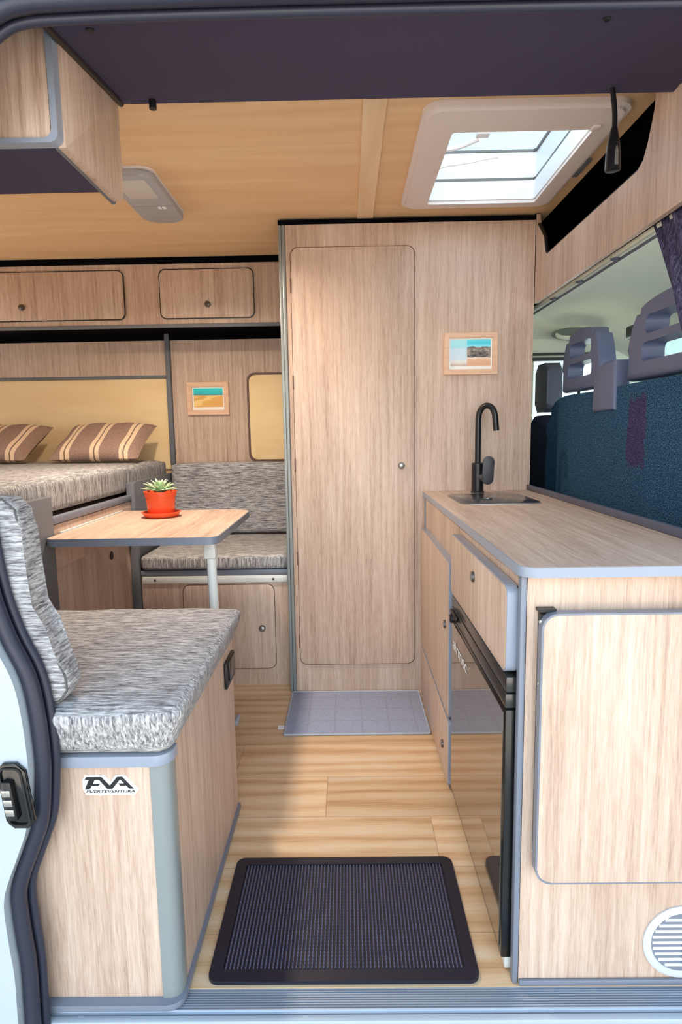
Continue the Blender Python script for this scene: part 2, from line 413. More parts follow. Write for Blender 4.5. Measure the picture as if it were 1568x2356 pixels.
# ================================================================ SETTING
bm = B(); box(bm, -14, 14, -14, 16, -0.75, -0.62)
S('ground', bm, groundM, 'pale paving outside the van', 'ground')
bm = B(); box(bm, -2.25, 0.80, 1.113, 3.32, -0.06, 0.0)
S('floor', bm, floorM, 'honey oak plank floor of the camper van', 'floor')
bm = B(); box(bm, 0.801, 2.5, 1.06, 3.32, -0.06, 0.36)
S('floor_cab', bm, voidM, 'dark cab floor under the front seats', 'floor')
bm = B()
frame(bm, rrect(-2.25, 0.82, 1.06, 3.32, 0.001, 2), rrect(0.31, 0.70, 1.83, 2.37, 0.012, 2), 'xy', 1.98, 2.03)
S('ceiling', bm, plyM, 'warm tan plywood ceiling with the roof hatch cut in', 'ceiling')
bm = B(); box(bm, 0.055, 0.117, 1.55, 2.553, 1.974, 1.9795)
S('trim_ceiling', bm, stripM, 'pale plywood joint strip running along the ceiling', 'trim', smooth=None)
bm = B(); box(bm, -2.25, 1.0, 3.32, 3.36, -0.06, 2.03); box(bm, 0.8, 2.5, 3.32, 3.36, -0.06, 0.95); 
S('wall_back', bm, plyM, 'far side wall of the van behind the furniture', 'wall')
# rear door wall with two window openings
bm = B()
frame(bm, rrect(1.0, 3.34, -0.06, 2.03, 0.001, 2), rrect(1.45, 2.9, 1.05, 1.62, 0.05, 2), 'yz', -2.29, -2.25)
S('wall_rear', bm, plyM, 'rear wall of the van beyond the bed', 'wall')
# --- pillar and side skin around the sliding door
RB = [(-.60,.86),(-.579,.784),(-.552,.717),(-.541,.650),(-.537,.564),(-.540,.512),(-.549,.442),(-.569,.388),(-.592,.333),(-.602,.297),(-.603,.259),(-.600,.203),(-.596,.147),(-.597,.070),(-.599,-.02),(-.600,-.1)]
UP = [(-.612,.95),(-.622,1.10),(-.622,1.30),(-.612,1.50),(-.590,1.66),(-.556,1.735),(-.522,1.766),(-.485,1.777),(-.43,1.780),(-.30,1.782),(0,1.783),(.5,1.782),(1.0,1.778)]
edge = list(reversed(RB)) + UP            # opening edge, bottom to top to the right
ed = smooth_path([(x, 1.03, z) for x, z in edge], 4)
bm = B()
poly = [(p.x-0.030 if p.z < 1.70 else p.x-0.030*max(0, min(1, (1.79-p.z)/0.09)), p.z+(0.026 if p.z > 1.7 else 0)) for p in ed]
poly = [(x, z) for x, z in poly]
poly += [(1.0, 2.05), (-2.25, 2.05), (-2.25, -0.1)]
prism(bm, poly, 'xz', 0.995, 1.05)
S('wall_door', bm, white, 'white painted door pillar and side skin of the van', 'wall', 30)
bm = B(); frame(bm, rrect(1.0, 2.5, -0.1, 1.95, 0.001, 3), rrect(1.15, 2.1, 1.05, 1.6, 0.05, 3), 'xz', 0.995, 1.05)
S('wall_cab', bm, white, 'front door side of the cab with its window opening', 'wall')
bm = B()
tube(bm, [(p.x-0.0165*(1 if p.z < 1.72 else max(0, (1.778-p.z)/0.058)), 1.022, p.z+(0.013 if p.z > 1.72 else 0)) for p in ed], 0.0140, 12)
tube(bm, [(p.x-0.004, 1.043, p.z) for p in ed], 0.0085, 10)
box(bm, -0.54, 1.0, 1.045, 1.124, 1.845, 1.87)
S('trim_door_seal', bm, sealM, 'thick black rubber seal running around the door opening', 'trim', 60)
# sill
bm = B(); box(bm, -0.95, 1.0, 1.063, 1.1125, -0.03, -0.006)
for k in range(9):
    y = 1.0665 + k*0.0054
    prism(bm, [(y, -0.006), (y+0.0036, -0.006), (y+0.0028, -0.0012), (y+0.0008, -0.0012)], 'yz', -0.95, 1.0)
S('trim_sill', bm, alu, 'ribbed aluminium step edge along the door threshold', 'trim', 20)
bm = B(); box(bm, -0.95, 1.0, 1.046, 1.062, -0.05, -0.006, 0.004); box(bm, -0.95, 1.0, 1.018, 1.045, -0.06, -0.02, 0.005); box(bm, -0.95, 1.0, 0.99, 1.017, -0.3, -0.035, 0.006)
S('trim_body_sill', bm, white, 'white painted body sill below the ribbed step', 'trim')
# beam cover above door
bm = B(); prism(bm, [(1.125, 1.838), (1.497, 1.8985), (1.523, 1.896), (1.529, 1.903), (1.529, 1.976), (1.09, 1.976), (1.09, 1.862)], 'yz', -0.5125, 1.0, 0.002)
beam = S('trim_beam_cover', bm, navy, 'wide dark padded cover panel over the sliding door', 'trim')
for x, y in ((-0.444, 1.177), (0.470, 1.181)):
    bm = B(); z = 1.838 + (y-1.125)*0.1626
    lathe(bm, [(0.0075, 0.003), (0.0075, -0.002), (0.005, -0.004)], (x, y, z), 'z', 14)
    P('screw_cap', bm, blackP, beam, 'small black screw cap')
bm = B(); box(bm, -0.517, -0.5125, 1.15, 1.53, 1.80, 1.8)
bm.free()
bm = B(); tube(bm, [(-0.5135, 1.13, 1.838), (-0.5135, 1.525, 1.898)], 0.007, 8)
P('edge_piping', bm, blackP, beam)
# bulkhead pelmet above the cab opening
bm = B()
opn = [(1.60, 1.975), (1.612, 1.90), (1.637, 1.84), (1.66, 1.805), (1.69, 1.792), (2.41, 1.786), (2.428, 1.80), (2.45, 1.86), (2.53, 1.93), (2.548, 1.975)]
outl = [(1.06, 1.637), (2.549, 1.634), (2.549, 1.975)] + list(reversed(opn[:-1])) + [(1.06, 1.975)]
prism(bm, outl, 'yz', 0.765, 0.780)
pel = S('wall_bulkhead', bm, WZ, 'oak laminate pelmet panel above the cab with a cut-out opening', 'wall')
bm = B()
tube(bm, [(0.7725, y, z) for y, z in opn[:-1]], 0.0075, 8)
P('edge_strip', bm, blackP, pel)
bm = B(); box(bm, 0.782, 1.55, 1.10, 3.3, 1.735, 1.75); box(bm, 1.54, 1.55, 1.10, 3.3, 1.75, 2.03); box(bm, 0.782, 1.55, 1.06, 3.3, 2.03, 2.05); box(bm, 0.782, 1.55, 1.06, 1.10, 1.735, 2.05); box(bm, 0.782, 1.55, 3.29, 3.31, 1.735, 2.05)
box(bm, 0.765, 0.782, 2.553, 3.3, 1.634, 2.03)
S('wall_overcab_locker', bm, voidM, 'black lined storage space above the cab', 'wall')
# cab shell
bm = B()
nx, ny = 14, 24
gv = []
for i in range(nx+1):
    row = []
    for j in range(ny+1):
        t = i/nx; s = j/ny
        x = 0.800 + t*0.75; y = 1.06 + s*2.25
        z = 1.634 + 0.07*min(1, max(0, (x-0.83)/0.12))
        z -= 0.16*max(0, (x-1.15)/0.40)**2 * 0.9
        q = max(0, (y-3.04)/0.27); z -= 0.13*q*q
        q = max(0, (1.5-y)/0.44); z -= 0.14*q*q
        row.append(bm.verts.new((x, y, z)))
    gv.append(row)
for i in range(nx):
    for j in range(ny): bm.faces.new((gv[i][j], gv[i+1][j], gv[i+1][j+1], gv[i][j+1]))
r_ = bmesh.ops.extrude_face_region(bm, geom=list(bm.faces))
for v in r_['geom']:
    if isinstance(v, bmesh.types.BMVert): v.co.z += 0.012
hl = S('ceiling_cab', bm, headM, 'cream headliner over the cab seats', 'ceiling', 60)
bm = B(); tube(bm, [(0.826, 1.1, 1.632), (0.826, 2.86, 1.632)], 0.0045, 8)
P('groove', bm, cabP2, hl, 'dark groove line along the headliner')
for x, y, z in ((0.803, 2.463, 1.634), (0.803, 2.193, 1.634), (0.803, 1.915, 1.634)):
    bm = B(); lathe(bm, [(0.012, 0.002), (0.012, -0.003), (0.009, -0.005)], (x+.008, y, z), 'z', 14)
    P('trim_plug', bm, cabP2, hl, 'small grey plug in the headliner edge')
bm = B()
frame(bm, rrect(0.78, 2.0, 0.9, 1.70, 0.001, 4), rrect(0.85, 1.37, 0.98, 1.487, 0.03, 4), 'xz', 3.28, 3.32)
cw = S('wall_cab_far', bm, headM, 'cream far side of the cab around the driver window', 'wall')
bm = B(); frame(bm, rrect(0.835, 1.385, 0.965, 1.502, 0.035, 4), rrect(0.853, 1.367, 0.983, 1.484, 0.03, 4), 'xz', 3.262, 3.30)
w1 = S('window_1', bm, blackP, 'driver side cab window with black rubber edge', 'window')
bm = B(); box(bm, 0.85, 1.37, 3.298, 3.302, 0.98, 1.487); P('pane', bm, winG, w1)
bm = B(); box(bm, 0.80, 1.40, 3.262, 3.282, 1.513, 1.525); P('header_strip', bm, blackP, w1)
bm = B(); prism(bm, [(1.55, 1.57), (2.45, 0.98), (2.46, 1.0), (1.56, 1.59)], 'xz', 1.06, 3.28)
S('window_2', bm, winG, 'sloping windscreen at the front of the cab', 'window')
bm = B(); tube(bm, [(1.50, 3.27, 1.60), (1.95, 3.27, 1.31), (2.45, 3.27, 0.98)], 0.03, 10); tube(bm, [(1.53, 1.06, 1.585), (1.53, 3.28, 1.585)], 0.022, 10)
S('trim_windscreen', bm, headM, 'cream trim around the windscreen', 'trim')
bm = B(); box(bm, 1.9, 2.5, 1.06, 3.3, 0.3, 0.98)
S('wall_dashboard', bm, cabP2, 'dark dashboard below the windscreen', 'dashboard')
# ---------------- far wall panelling behind the bed and bench
bm = B(); box(bm, -0.925, -0.262, 3.30, 3.319, 0.50, 1.66)
pw = S('wall_panel', bm, WZ, 'oak laminate wall panel above the bench with a small dune picture', 'wall')
bm = B(); box(bm, -0.951, -0.926, 3.275, 3.319, 0.975, 1.66, 0.005)
S('trim_bed_post', bm, darkP, 'slim dark grey vertical post at the corner of the bed', 'trim')
bm = B(); box(bm, -2.25, -0.9515, 3.30, 3.319, 1.448, 1.66)
S('wall_panel_upper', bm, WZ, 'oak laminate strip below the rear overhead locker', 'wall')
bm = B(); box(bm, -2.25, -0.9515, 3.294, 3.319, 1.432, 1.4475, 0.003)
S('trim_blind_rail', bm, darkP, 'dark rail above the cream board behind the bed', 'trim')
bm = B(); box(bm, -2.25, -0.9515, 3.306, 3.319, 0.95, 1.4315)
S('wall_bed_board', bm, blindM, 'cream board on the wall behind the bed cushions', 'wall')
bm = B(); box(bm, -2.25, -0.262, 3.285, 3.2995, 1.628, 1.665)  # dark strip added for the shade below the rear locker
S('trim_shade_strip', bm, voidM, 'black strip painting in the shade where the wall meets the overhead locker', 'trim')
bm = B(); prism(bm, rrect(-0.514, -0.2645, 0.994, 1.441, (0.035, 0.001, 0.001, 0.035), 6), 'xz', 3.286, 3.2995, 0.004)
wb_ = S('window_3', bm, blindM, 'cream window blind board above the bench beside the wardrobe', 'window')
bm = B(); frame(bm, rrect(-0.526, -0.2635, 0.982, 1.453, (0.042, 0.001, 0.001, 0.042), 6), rrect(-0.515, -0.264, 0.993, 1.442, (0.034, 0.001, 0.001, 0.034), 6), 'xz', 3.288, 3.2995)
P('frame', bm, brown, wb_, 'brown edging of the blind board')
# ================================================================ FURNITURE
# ---- wardrobe
t = T('wardrobe', 'tall oak laminate wardrobe with one long door and a round knob', 'wardrobe', (0.25, 2.9, 0))
bm = B(); box(bm, -0.234, 0.7635, 2.553, 3.284, 0.0, 1.955)
P('carcass', bm, WZ, t)
bm = B(); box(bm, -0.262, -0.250, 2.551, 3.284, 0.0, 1.955, 0.003); box(bm, -0.2495, -0.235, 2.547, 2.60, 0.0, 1.955, 0.005)
P('edge_profile', bm, profM, t, 'grey aluminium corner profile')
bm = B(); box(bm, -0.262, 0.7635, 2.552, 3.284, 1.9555, 1.9735); P('top_gap_strip', bm, voidM, t)
bm = B(); frame(bm, rrect(-0.2165, 0.2835, 0.127, 1.868, 0.032, 6), rrect(-0.2145, 0.2815, 0.129, 1.866, 0.030, 6), 'xz', 2.5485, 2.553)
P('door_edge', bm, brown, t, 'thin brown edge line around the door')
bm = B(); prism(bm, rrect(-0.214, 0.281, 0.1295, 1.8655, 0.030, 6), 'xz', 2.547, 2.5525, 0.0015)
dr = P('door', bm, WZ, t)
knob(dr, (0.2265, 2.547, 0.990), 'y', -1)
for z in (1.72, 1.338, 0.999, 0.600, 0.234):
    bm = B(); box(bm, -0.2185, -0.2135, 2.5445, 2.549, z-0.028, z+0.028, 0.001); P('hinge', bm, brown, dr)
# ---- kitchen unit
KX = 0.327
t = T('kitchen_cabinet', 'oak laminate kitchen cabinet holding the black fridge', 'kitchen cabinet', (0.55, 1.8, 0))
bm = B(); box(bm, KX+0.009, 0.7645, 1.120, 1.138, 0.0, 0.860); P('end_panel', bm, WZ, t)
bm = B(); box(bm, KX-0.004, KX+0.0085, 1.118, 1.139, 0.0, 0.860, 0.004); P('edge_strip', bm, greyE, t, 'blue-grey edging on the front corner')
bm = B(); box(bm, KX+0.009, 0.7645, 1.112, 1.1195, 0.0, 0.013, 0.003); P('base_trim', bm, greyE, t)
bm = B(); box(bm, KX, 0.7645, 1.775, 2.5515, 0.0, 0.860); box(bm, KX+0.002, 0.7645, 1.139, 1.775, 0.828, 0.860); P('carcass', bm, WZ, t)
bm = B(); box(bm, 0.365, 0.764, 1.139, 1.774, 0.66, 0.827); P('drawer_recess', bm, voidM, t)
bm = B(); box(bm, KX-0.004, KX, 2.532, 2.5515, 0.0, 0.860, 0.001); P('corner_strip', bm, greyE, t)
def front(y0, y1, z0, z1, name, kz, ky, r=0.016, kd=False):
    bm = B(); frame(bm, rrect(y0, y1, z0, z1, r, 5), rrect(y0+0.003, y1-0.003, z0+0.003, z1-0.003, r-0.002, 5), 'yz', 0.3045, 0.3265)
    for f in bm.faces: pass
    d = P(name, (lambda b: (prism(b, rrect(y0+0.0031, y1-0.0031, z0+0.0031, z1-0.0031, r-0.002, 5), 'yz', 0.3035, 0.3262, 0.001), b)[1])(B()), WZ, t)
    P('edge_band', bm, lightE, d, 'pale grey edge band')
    knob(d, (0.3035, ky, kz), 'x', -1, 0.013, 0.007, kd); return d
front(1.143, 1.772, 0.655, 0.832, 'drawer', 0.778, 1.448, 0.022)
front(1.802, 2.50, 0.238, 0.735, 'cupboard_door', 0.525, 1.865)
front(1.802, 2.50, 0.012, 0.228, 'cupboard_door', 0.105, 1.90)
# fold down flap on the end
bm = B(); prism(bm, rrect(0.357, 0.745, 0.255, 0.791, 0.028, 6), 'xz', 1.084, 1.104, 0.0015)
fl = P('folding_flap', bm, WZ, t)
bm = B(); frame(bm, rrect(0.3535, 0.7485, 0.2515, 0.7945, 0.031, 6), rrect(0.3572, 0.7448, 0.2552, 0.7908, 0.028, 6), 'xz', 1.0845, 1.1055)
P('edge_band', bm, greyE, fl, 'blue-grey edge band')
bm = B(); box(bm, 0.357, 0.375, 1.104, 1.1195, 0.30, 0.788); box(bm, 0.352, 0.385, 1.100, 1.1195, 0.793, 0.7985); P('hinge', bm, blackP, fl, 'black hinge behind the flap')
for z in (0.775, 0.655):
    bm = B(); lathe(bm, [(0.004, 0), (0.004, 0.004), (0.002, 0.005)], (0.3555, 1.1, z), 'y', 10, -1); P('hinge_screw', bm, steel, fl)
# round vent
bm = B(); lathe(bm, [(0.080, 0), (0.080, 0.003), (0.077, 0.005), (0.066, 0.005), (0.064, 0.003), (0.001, 0.003)], (0.666, 1.1198, 0.094), 'y', 48, -1)
ventM = base('vent_white_plastic', (206, 210, 216), 0.45)
vg = P('round_vent', bm, ventM, t, 'round white plastic air vent')
for k in range(9):
    z = 0.094 - 0.0515 + k*0.0125; hw = math.sqrt(max(0.0001, 0.062**2-(z-0.094)**2))
    bm = B(); prism(bm, [(1.1172, z-0.0005), (1.1172, z+0.009), (1.1148, z+0.0015), (1.1148, z-0.0005)], 'yz', 0.666-hw, 0.666+hw)
    P('slat', bm, ventM, vg)
bm = B(); lathe(bm, [(0.0635, 0), (0.0635, 0.0008), (0.001, 0.0008)], (0.666, 1.1167, 0.094), 'y', 40, -1); P('backing', bm, base('vent_shadow_grey', (120, 124, 136), 0.6), vg)
bm = B()
for k in range(9): box(bm, 0.6635, 0.6665, 1.1146, 1.1152, 0.094-0.046+k*0.0125, 0.094-0.041+k*0.0125)
P('slat_openings', bm, greyE, vg)
# ---- worktop
t = T('worktop', 'oak laminate kitchen worktop with a grey front edge', 'worktop', (0.54, 1.8, 0.8605))
o_ = rrect(0.315, 0.7645, 1.088, 2.5515, (0.034, 0.001, 0.001, 0.001), 7); i_ = rrect(0.3185, 0.764, 1.0915, 2.551, (0.031, 0.001, 0.001, 0.001), 7)
bm = B(); prism(bm, i_, 'xy', 0.8612, 0.8804); P('slab', bm, WY, t)
bm = B(); frame(bm, o_, i_, 'xy', 0.8608, 0.8798); P('edge_band', bm, lightE, t, 'pale grey edge band')
bm = B(); box(bm, 0.750, 0.7645, 1.092, 2.551, 0.8808, 0.902, 0.002); P('upstand', bm, cabP2, t, 'grey upstand along the cab side')
# ---- sink and tap
t = T('sink', 'inset sink under a smoked glass lid in the worktop', 'sink', (0.50, 2.3, 0.8806))
sr = rrect(0.389, 0.663, 2.05, 2.385, (0.05, 0.05, 0.05, 0.05), 8)
bm = B(); frame(bm, rrect(0.385, 0.667, 2.046, 2.389, 0.054, 8), sr, 'xy', 0.8808, 0.8832); P('rim', bm, steel, t, 'thin metal rim')
bm = B(); prism(bm, rrect(0.3895, 0.6625, 2.0505, 2.3845, 0.0495, 8), 'xy', 0.8808, 0.8845, 0.001); P('glass_lid', bm, sinkM, t)
bm = B(); lathe(bm, [(0.014, 0), (0.014, 0.002), (0.004, 0.003)], (0.51, 2.21, 0.8846), 'z', 16); P('lid_button', bm, steel, t)
t = T('kitchen_tap', 'matt black swan neck tap behind the sink', 'tap', (0.535, 2.455, 0.8806))
tx, ty = 0.525, 2.455
bm = B(); lathe(bm, [(0.027, 0), (0.027, 0.006), (0.0235, 0.008), (0.0235, 0.06), (0.0235, 0.118), (0.019, 0.121)], (tx, ty, 0.8808), 'z', 24); P('body', bm, mattB, t)
path = [(tx, ty, 0.98), (tx, ty, 1.06), (tx, ty, 1.155)]
for k in range(0, 13):
    a = math.radians(180 - k*15); 
    path.append((tx+0.029+0.029*math.cos(a), ty-0.02-0.02*math.cos(a), 1.175+0.052*math.sin(a)))
path += [(tx+0.060, ty-0.041, 1.150), (tx+0.062, ty-0.042, 1.128)]
bm = B(); tube(bm, path, 0.0118, 14); P('spout', bm, mattB, t)
bm = B(); prism(bm, rrect(-0.0225, 0.0225, 0.0, 0.112, 0.0215, 8), 'xz', -0.004, 0.004, 0.0015)
bmesh.ops.transform(bm, matrix=Matrix.Translation((tx+0.031, ty-0.036, 0.916)) @ Matrix.Rotation(math.radians(3), 4, 'Y'), verts=bm.verts)
tube(bm, [(tx+0.004, ty-0.01, 0.942), (tx+0.022, ty-0.034, 0.945)], 0.014, 12)
P('lever', bm, leverM, t, 'flat oval lever handle')
# ---- fridge
t = T('fridge', 'slim black glass fronted fridge below the kitchen drawer', 'fridge', (0.5, 1.45, 0))
bm = B(); box(bm, 0.345, 0.75, 1.150, 1.762, 0.03, 0.652); P('body', bm, blackP, t)
bm = B(); box(bm, 0.3065, 0.336, 1.146, 1.766, 0.034, 0.580, 0.003)
d = P('door', bm, base('black_door_frame', (24, 24, 26), 0.22), t)
bm = B(); box(bm, 0.3045, 0.3062, 1.160, 1.752, 0.050, 0.570); P('glass_front', bm, fridgeM, d, 'mirror black glass front')
bm = B(); box(bm, 0.3055, 0.336, 1.146, 1.766, 0.5835, 0.613, 0.003); P('door_top_rail', bm, fridgeE, t)
bm = B(); box(bm, 0.3065, 0.336, 1.146, 1.766, 0.616, 0.648, 0.003); P('control_band', bm, fridgeE, t)
bm = B(); lathe(bm, [(0.014, 0), (0.014, 0.010), (0.010, 0.013)], (0.3055, 1.722, 0.588), 'x', 18, -1); box(bm, 0.298, 0.3055, 1.66, 1.752, 0.596, 0.610, 0.003)
P('latch', bm, blackP, t, 'black turning latch at the far top corner')
bm = text_bm('airmec', lambda u, v: (0.3036, 1.725-u*0.205, 0.498+v*0.034))
P('lettering', bm, whiteP, d, 'white lettering', smooth=None)
for y in (1.185, 1.72):
    bm = B(); lathe(bm, [(0.014, 0.001), (0.014, 0.012), (0.008, 0.033)], (0.37, y, 0), 'z', 14); P('foot', bm, whiteP, t)
bm = B(); box(bm, 0.316, 0.3375, 1.152, 1.18, 0.003, 0.031, 0.003); P('hinge_foot', bm, aluW, t, 'pale hinge bracket at the lower corner')
# ---- near seat box
t = T('seat_box', 'oak laminate seat box beside the door with a grey corner post', 'bench', (-0.64, 1.4, 0))
bm = B(); box(bm, -0.945, -0.383, 1.082, 1.725, 0.014, 0.505); P('front_panel', bm, WZ, t)
bm = B(); box(bm, -0.382, -0.347, 1.119, 1.725, 0.0, 0.5338); P('side_panel', bm, WZ, t)
bm = B(); prism(bm, rrect(-0.3835, -0.3445, 1.0785, 1.118, (0.001, 0.026, 0.001, 0.001), 8), 'xy', 0.0, 0.512); P('corner_post', bm, profM, t, 'rounded grey corner post')
bm = B(); prism(bm, rrect(-0.945, -0.340, 1.068, 1.1185, (0.001, 0.034, 0.001, 0.001), 8), 'xy', 0.5125, 0.534, 0.004); P('top_rail', bm, lightE, t, 'pale blue-grey top edge')
bm = B(); prism(bm, rrect(-0.945, -0.339, 1.062, 1.728, (0.001, 0.032, 0.005, 0.001), 8), 'xy', 0.0005, 0.0135, 0.003); P('bottom_trim', bm, greyE, t, 'grey base trim')
bm = B(); box(bm, -0.3465, -0.3380, 1.598, 1.712, 0.432, 0.505, 0.002); so = P('socket', bm, blackP, t, 'black power socket on the aisle side')
bm = B(); box(bm, -0.3379, -0.3345, 1.62, 1.70, 0.448, 0.502, 0.001); P('socket_cover', bm, blackG, so)
# sticker
def zp(x, y): return (-0.514 + (x-110)/1300*0.1075, 0.4905 - (y-235)/510*0.0425)
wp = [(110,370),(180,238),(620,238),(775,395),(890,238),(1105,238),(1412,585),(1350,690),(1290,722),(560,722),(520,748),(480,722),(180,722),(115,600)]
bm = B(); prism(bm, [zp(*p) for p in wp], 'xz', 1.0806, 1.0819); st = P('sticker', bm, whiteP, t, 'white outlined sticker with black lettering', smooth=None)
lp = [(165,350),(215,280),(560,280),(745,490),(925,280),(1045,280),(1300,575),(1195,575),(1120,500),(985,500),(945,440),(1075,440),(990,345),(800,575),(680,575),(500,350),(400,350),(360,445),(530,445),(480,505),(320,505),(280,575),(165,575),(265,350)]
bm = B()
bm.faces.new([bm.verts.new((zp(*p)[0], 1.0803, zp(*p)[1])) for p in lp]); bm.normal_update(); bmesh.ops.triangulate(bm, faces=list(bm.faces))
P('logo', bm, blackP, st, smooth=None)
a_, b_ = zp(190, 668), zp(1320, 598)
bm = text_bm('FUERTEVENTURA', lambda u, v: (a_[0]+u*(b_[0]-a_[0]), 1.0803, a_[1]+v*(b_[1]-a_[1])), shear=0.25)
P('lettering', bm, blackP, st, smooth=None)
# cushions of the near seat
x0, x1, y0, y1, z0, z1 = -0.93, -0.300, 1.032, 1.70, 0.5345, 0.640
bm = cushion_bm(x0, x1, y0, y1, z0, z1, 0.026, 0.010)
for v in bm.verts:
    k = max(0, min(1, (v.co.z-z0)/(z1-z0)))
    v.co.x -= (1-k)*0.040*max(0, (v.co.x-x0)/(x1-x0)); v.co.y += (1-k)*0.034*max(0, (y1-v.co.y)/(y1-y0))
    v.co.z += 0.0016*math.sin(v.co.x*31+v.co.y*9)*math.sin(v.co.y*23)*(k > 0.5)
by_normal(bm)
cu = TM('seat_cushion', bm, [FX, FZ], 'light grey tweed seat cushion on the seat box beside the door', 'cushion', smooth=60)
bm = B()
pl = [(-0.94,0.645),(-0.56,0.645),(-0.528,0.650),(-0.512,0.672),(-0.514,0.70),(-0.532,0.738),(-0.556,0.79),(-0.566,0.83),(-0.572,0.90),(-0.575,0.97),(-0.580,1.005),(-0.600,1.024),(-0.63,1.028),(-0.94,1.028)]
prism(bm, pl, 'xz', 1.052, 1.112, 0.010, 3)
bm.normal_update()
for f in bm.faces: f.material_index = 1 if abs(f.normal.x) > 0.6 else 0
cu = TM('backrest_cushion', bm, [FX, FY], 'light grey tweed backrest cushion curving down beside the door pillar', 'cushion', smooth=60)
bm = B(); tube(bm, [(x, 1.054, z) for x, z in [(p[0]-0.004, p[1]) for p in pl[1:-1]]], 0.0022, 6)
P('seam', bm, fabric('z', 'dark_stitching', [(0.3, (70, 68, 68)), (0.6, (110, 108, 106))]), cu, 'stitched seam')
# ---- bed
t = T('bed', 'raised bed base with oak side panel and grey rail', 'bed', (-1.5, 2.2, 0))
bm = B(); box(bm, -2.2, -0.962, 1.17, 2.62, 0.0, 0.862); box(bm, -2.2, -0.962, 2.62, 3.28, 0.0, 0.862); P('carcass', bm, WZ, t)
bm = B(); box(bm, -0.9615, -0.942, 1.912, 2.620, 0.705, 0.850, 0.003); P('side_board', bm, WZ, t)
bm = B(); box(bm, -0.9615, -0.937, 1.912, 2.622, 0.852, 0.877, 0.005); P('rail', bm, greyE, t, 'grey rail under the mattress')
bm = B(); box(bm, -0.9615, -0.936, 1.15, 1.909, 0.54, 0.944, 0.003); S('trim_partition_near', bm, darkP, 'dark grey partition panel beside the seat next to the door', 'panel')
bm = B(); box(bm, -0.9615, -0.936, 2.662, 3.29, 0.54, 0.930, 0.003); S('trim_partition_rear', bm, darkP, 'dark grey partition panel at the left end of the rear bench', 'panel')
bm = B(); box(bm, -0.9615, -0.925, 2.624, 2.660, 0.0, 0.929, 0.006); S('trim_partition_post', bm, darkP, 'dark grey post beside the rear bench cushion', 'post')
bm = B(); lathe(bm, [(0.017, 0), (0.017, 0.003), (0.014, 0.004)], (-0.9618, 2.42, 0.650), 'x', 20, 1); P('hole_cap', bm, base('dark_brown_plastic', (52, 28, 24), 0.5), t, 'dark brown round cap')
bm = cushion_bm(-2.2, -0.9635, 1.13, 3.27, 0.879, 1.002, 0.03, 0.006); by_normal(bm)
for v in bm.verts:
    pass
TM('bed_mattress', bm, [FY, FZ], 'grey tweed mattress on the raised bed base', 'mattress', smooth=60)
def pillow(x0, x1, label):
    w = x1-x0; L = 0.36; cx = (x0+x1)/2
    bm = B(); n = 20; top = []; bot = []
    for i in range(n+1):
        ra, rb = [], []
        for j in range(n+1):
            u = i/n*2-1; v = j/n*2-1
            k = max(0, (1-u**4)*(1-v**4))**0.5
            pu = 1-0.05*(1-abs(v)**2)*abs(u)**3; pv = 1-0.07*(1-abs(u)**2)*abs(v)**3
            x, y = u*w/2*pu, v*L/2*pv
            z = 0.052*k + 0.003*math.sin(u*9+v*5)*k
            ra.append(bm.verts.new((x, y, z))); rb.append(bm.verts.new((x, y, -0.040*k)) if 0 < i < n and 0 < j < n else ra[-1])
        top.append(ra); bot.append(rb)
    for i in range(n):
        for j in range(n):
            bm.faces.new((top[i][j], top[i+1][j], top[i+1][j+1], top[i][j+1])); bm.faces.new((bot[i][j], bot[i][j+1], bot[i+1][j+1], bot[i+1][j]))
    me = mesh_of('pillow', bm, pillow_mat(x0, w), Vector((0, 0, 0)), 60)
    o = bpy.data.objects.new('pillow', me); COL.objects.link(o)
    o.location = (cx, 3.03, 1.101); o.rotation_euler = (math.radians(26), 0, 0)
    o['label'] = label; o['category'] = 'pillow'; o['group'] = 'striped pillows on the bed'
pillow(-1.415, -0.985, 'striped brown and cream pillow lying nearest the grey bed post')
MATS.pop('striped_linen', None)
pillow(-1.955, -1.525, 'striped brown and cream pillow partly cut off at the left edge of the photo')
# ---- rear bench
t = T('bench', 'oak laminate bench base at the back with a small door', 'bench', (-0.6, 2.9, 0))
bm = B(); box(bm, -0.9215, -0.266, 2.64, 3.275, 0.0, 0.510); P('carcass', bm, WZ, t)
bm = B(); box(bm, -0.9215, -0.266, 2.634, 3.275, 0.511, 0.535, 0.004); P('top_rail', bm, greyE, t, 'grey top edge')
bm = B(); box(bm, -0.915, -0.272, 2.632, 2.6395, 0.478, 0.5085, 0.001); ra = P('support_rail', bm, aluW, t, 'white aluminium rail')
for x in (-0.859, -0.334):
    bm = B(); lathe(bm, [(0.0055, 0), (0.0055, 0.002), (0.003, 0.003)], (x, 2.632, 0.4925), 'y', 12, -1); P('screw', bm, knobD, ra)
bm = B(); frame(bm, rrect(-0.740, -0.330, 0.078, 0.469, 0.032, 6), rrect(-0.738, -0.332, 0.080, 0.467, 0.030, 6), 'xz', 2.6355, 2.6398); P('door_edge', bm, brown, t, 'thin brown edge line around the door')
bm = B(); prism(bm, rrect(-0.7375, -0.3325, 0.0805, 0.4665, 0.030, 6), 'xz', 2.6345, 2.6395, 0.0015); dr = P('door', bm, WZ, t)
knob(dr, (-0.390, 2.6345, 0.266), 'y', -1, 0.0145)
bm = cushion_bm(-0.919, -0.268, 2.625, 3.20, 0.5365, 0.603, 0.018, 0.006); by_normal(bm)
TM('bench_cushion', bm, [FX, FZ], 'thin grey tweed seat cushion on the rear bench', 'cushion', smooth=60)
bm = cushion_bm(-0.930, -0.268, 3.205, 3.284, 0.6045, 0.980, 0.02, 0.006)
for f in bm.faces: f.material_index = 0
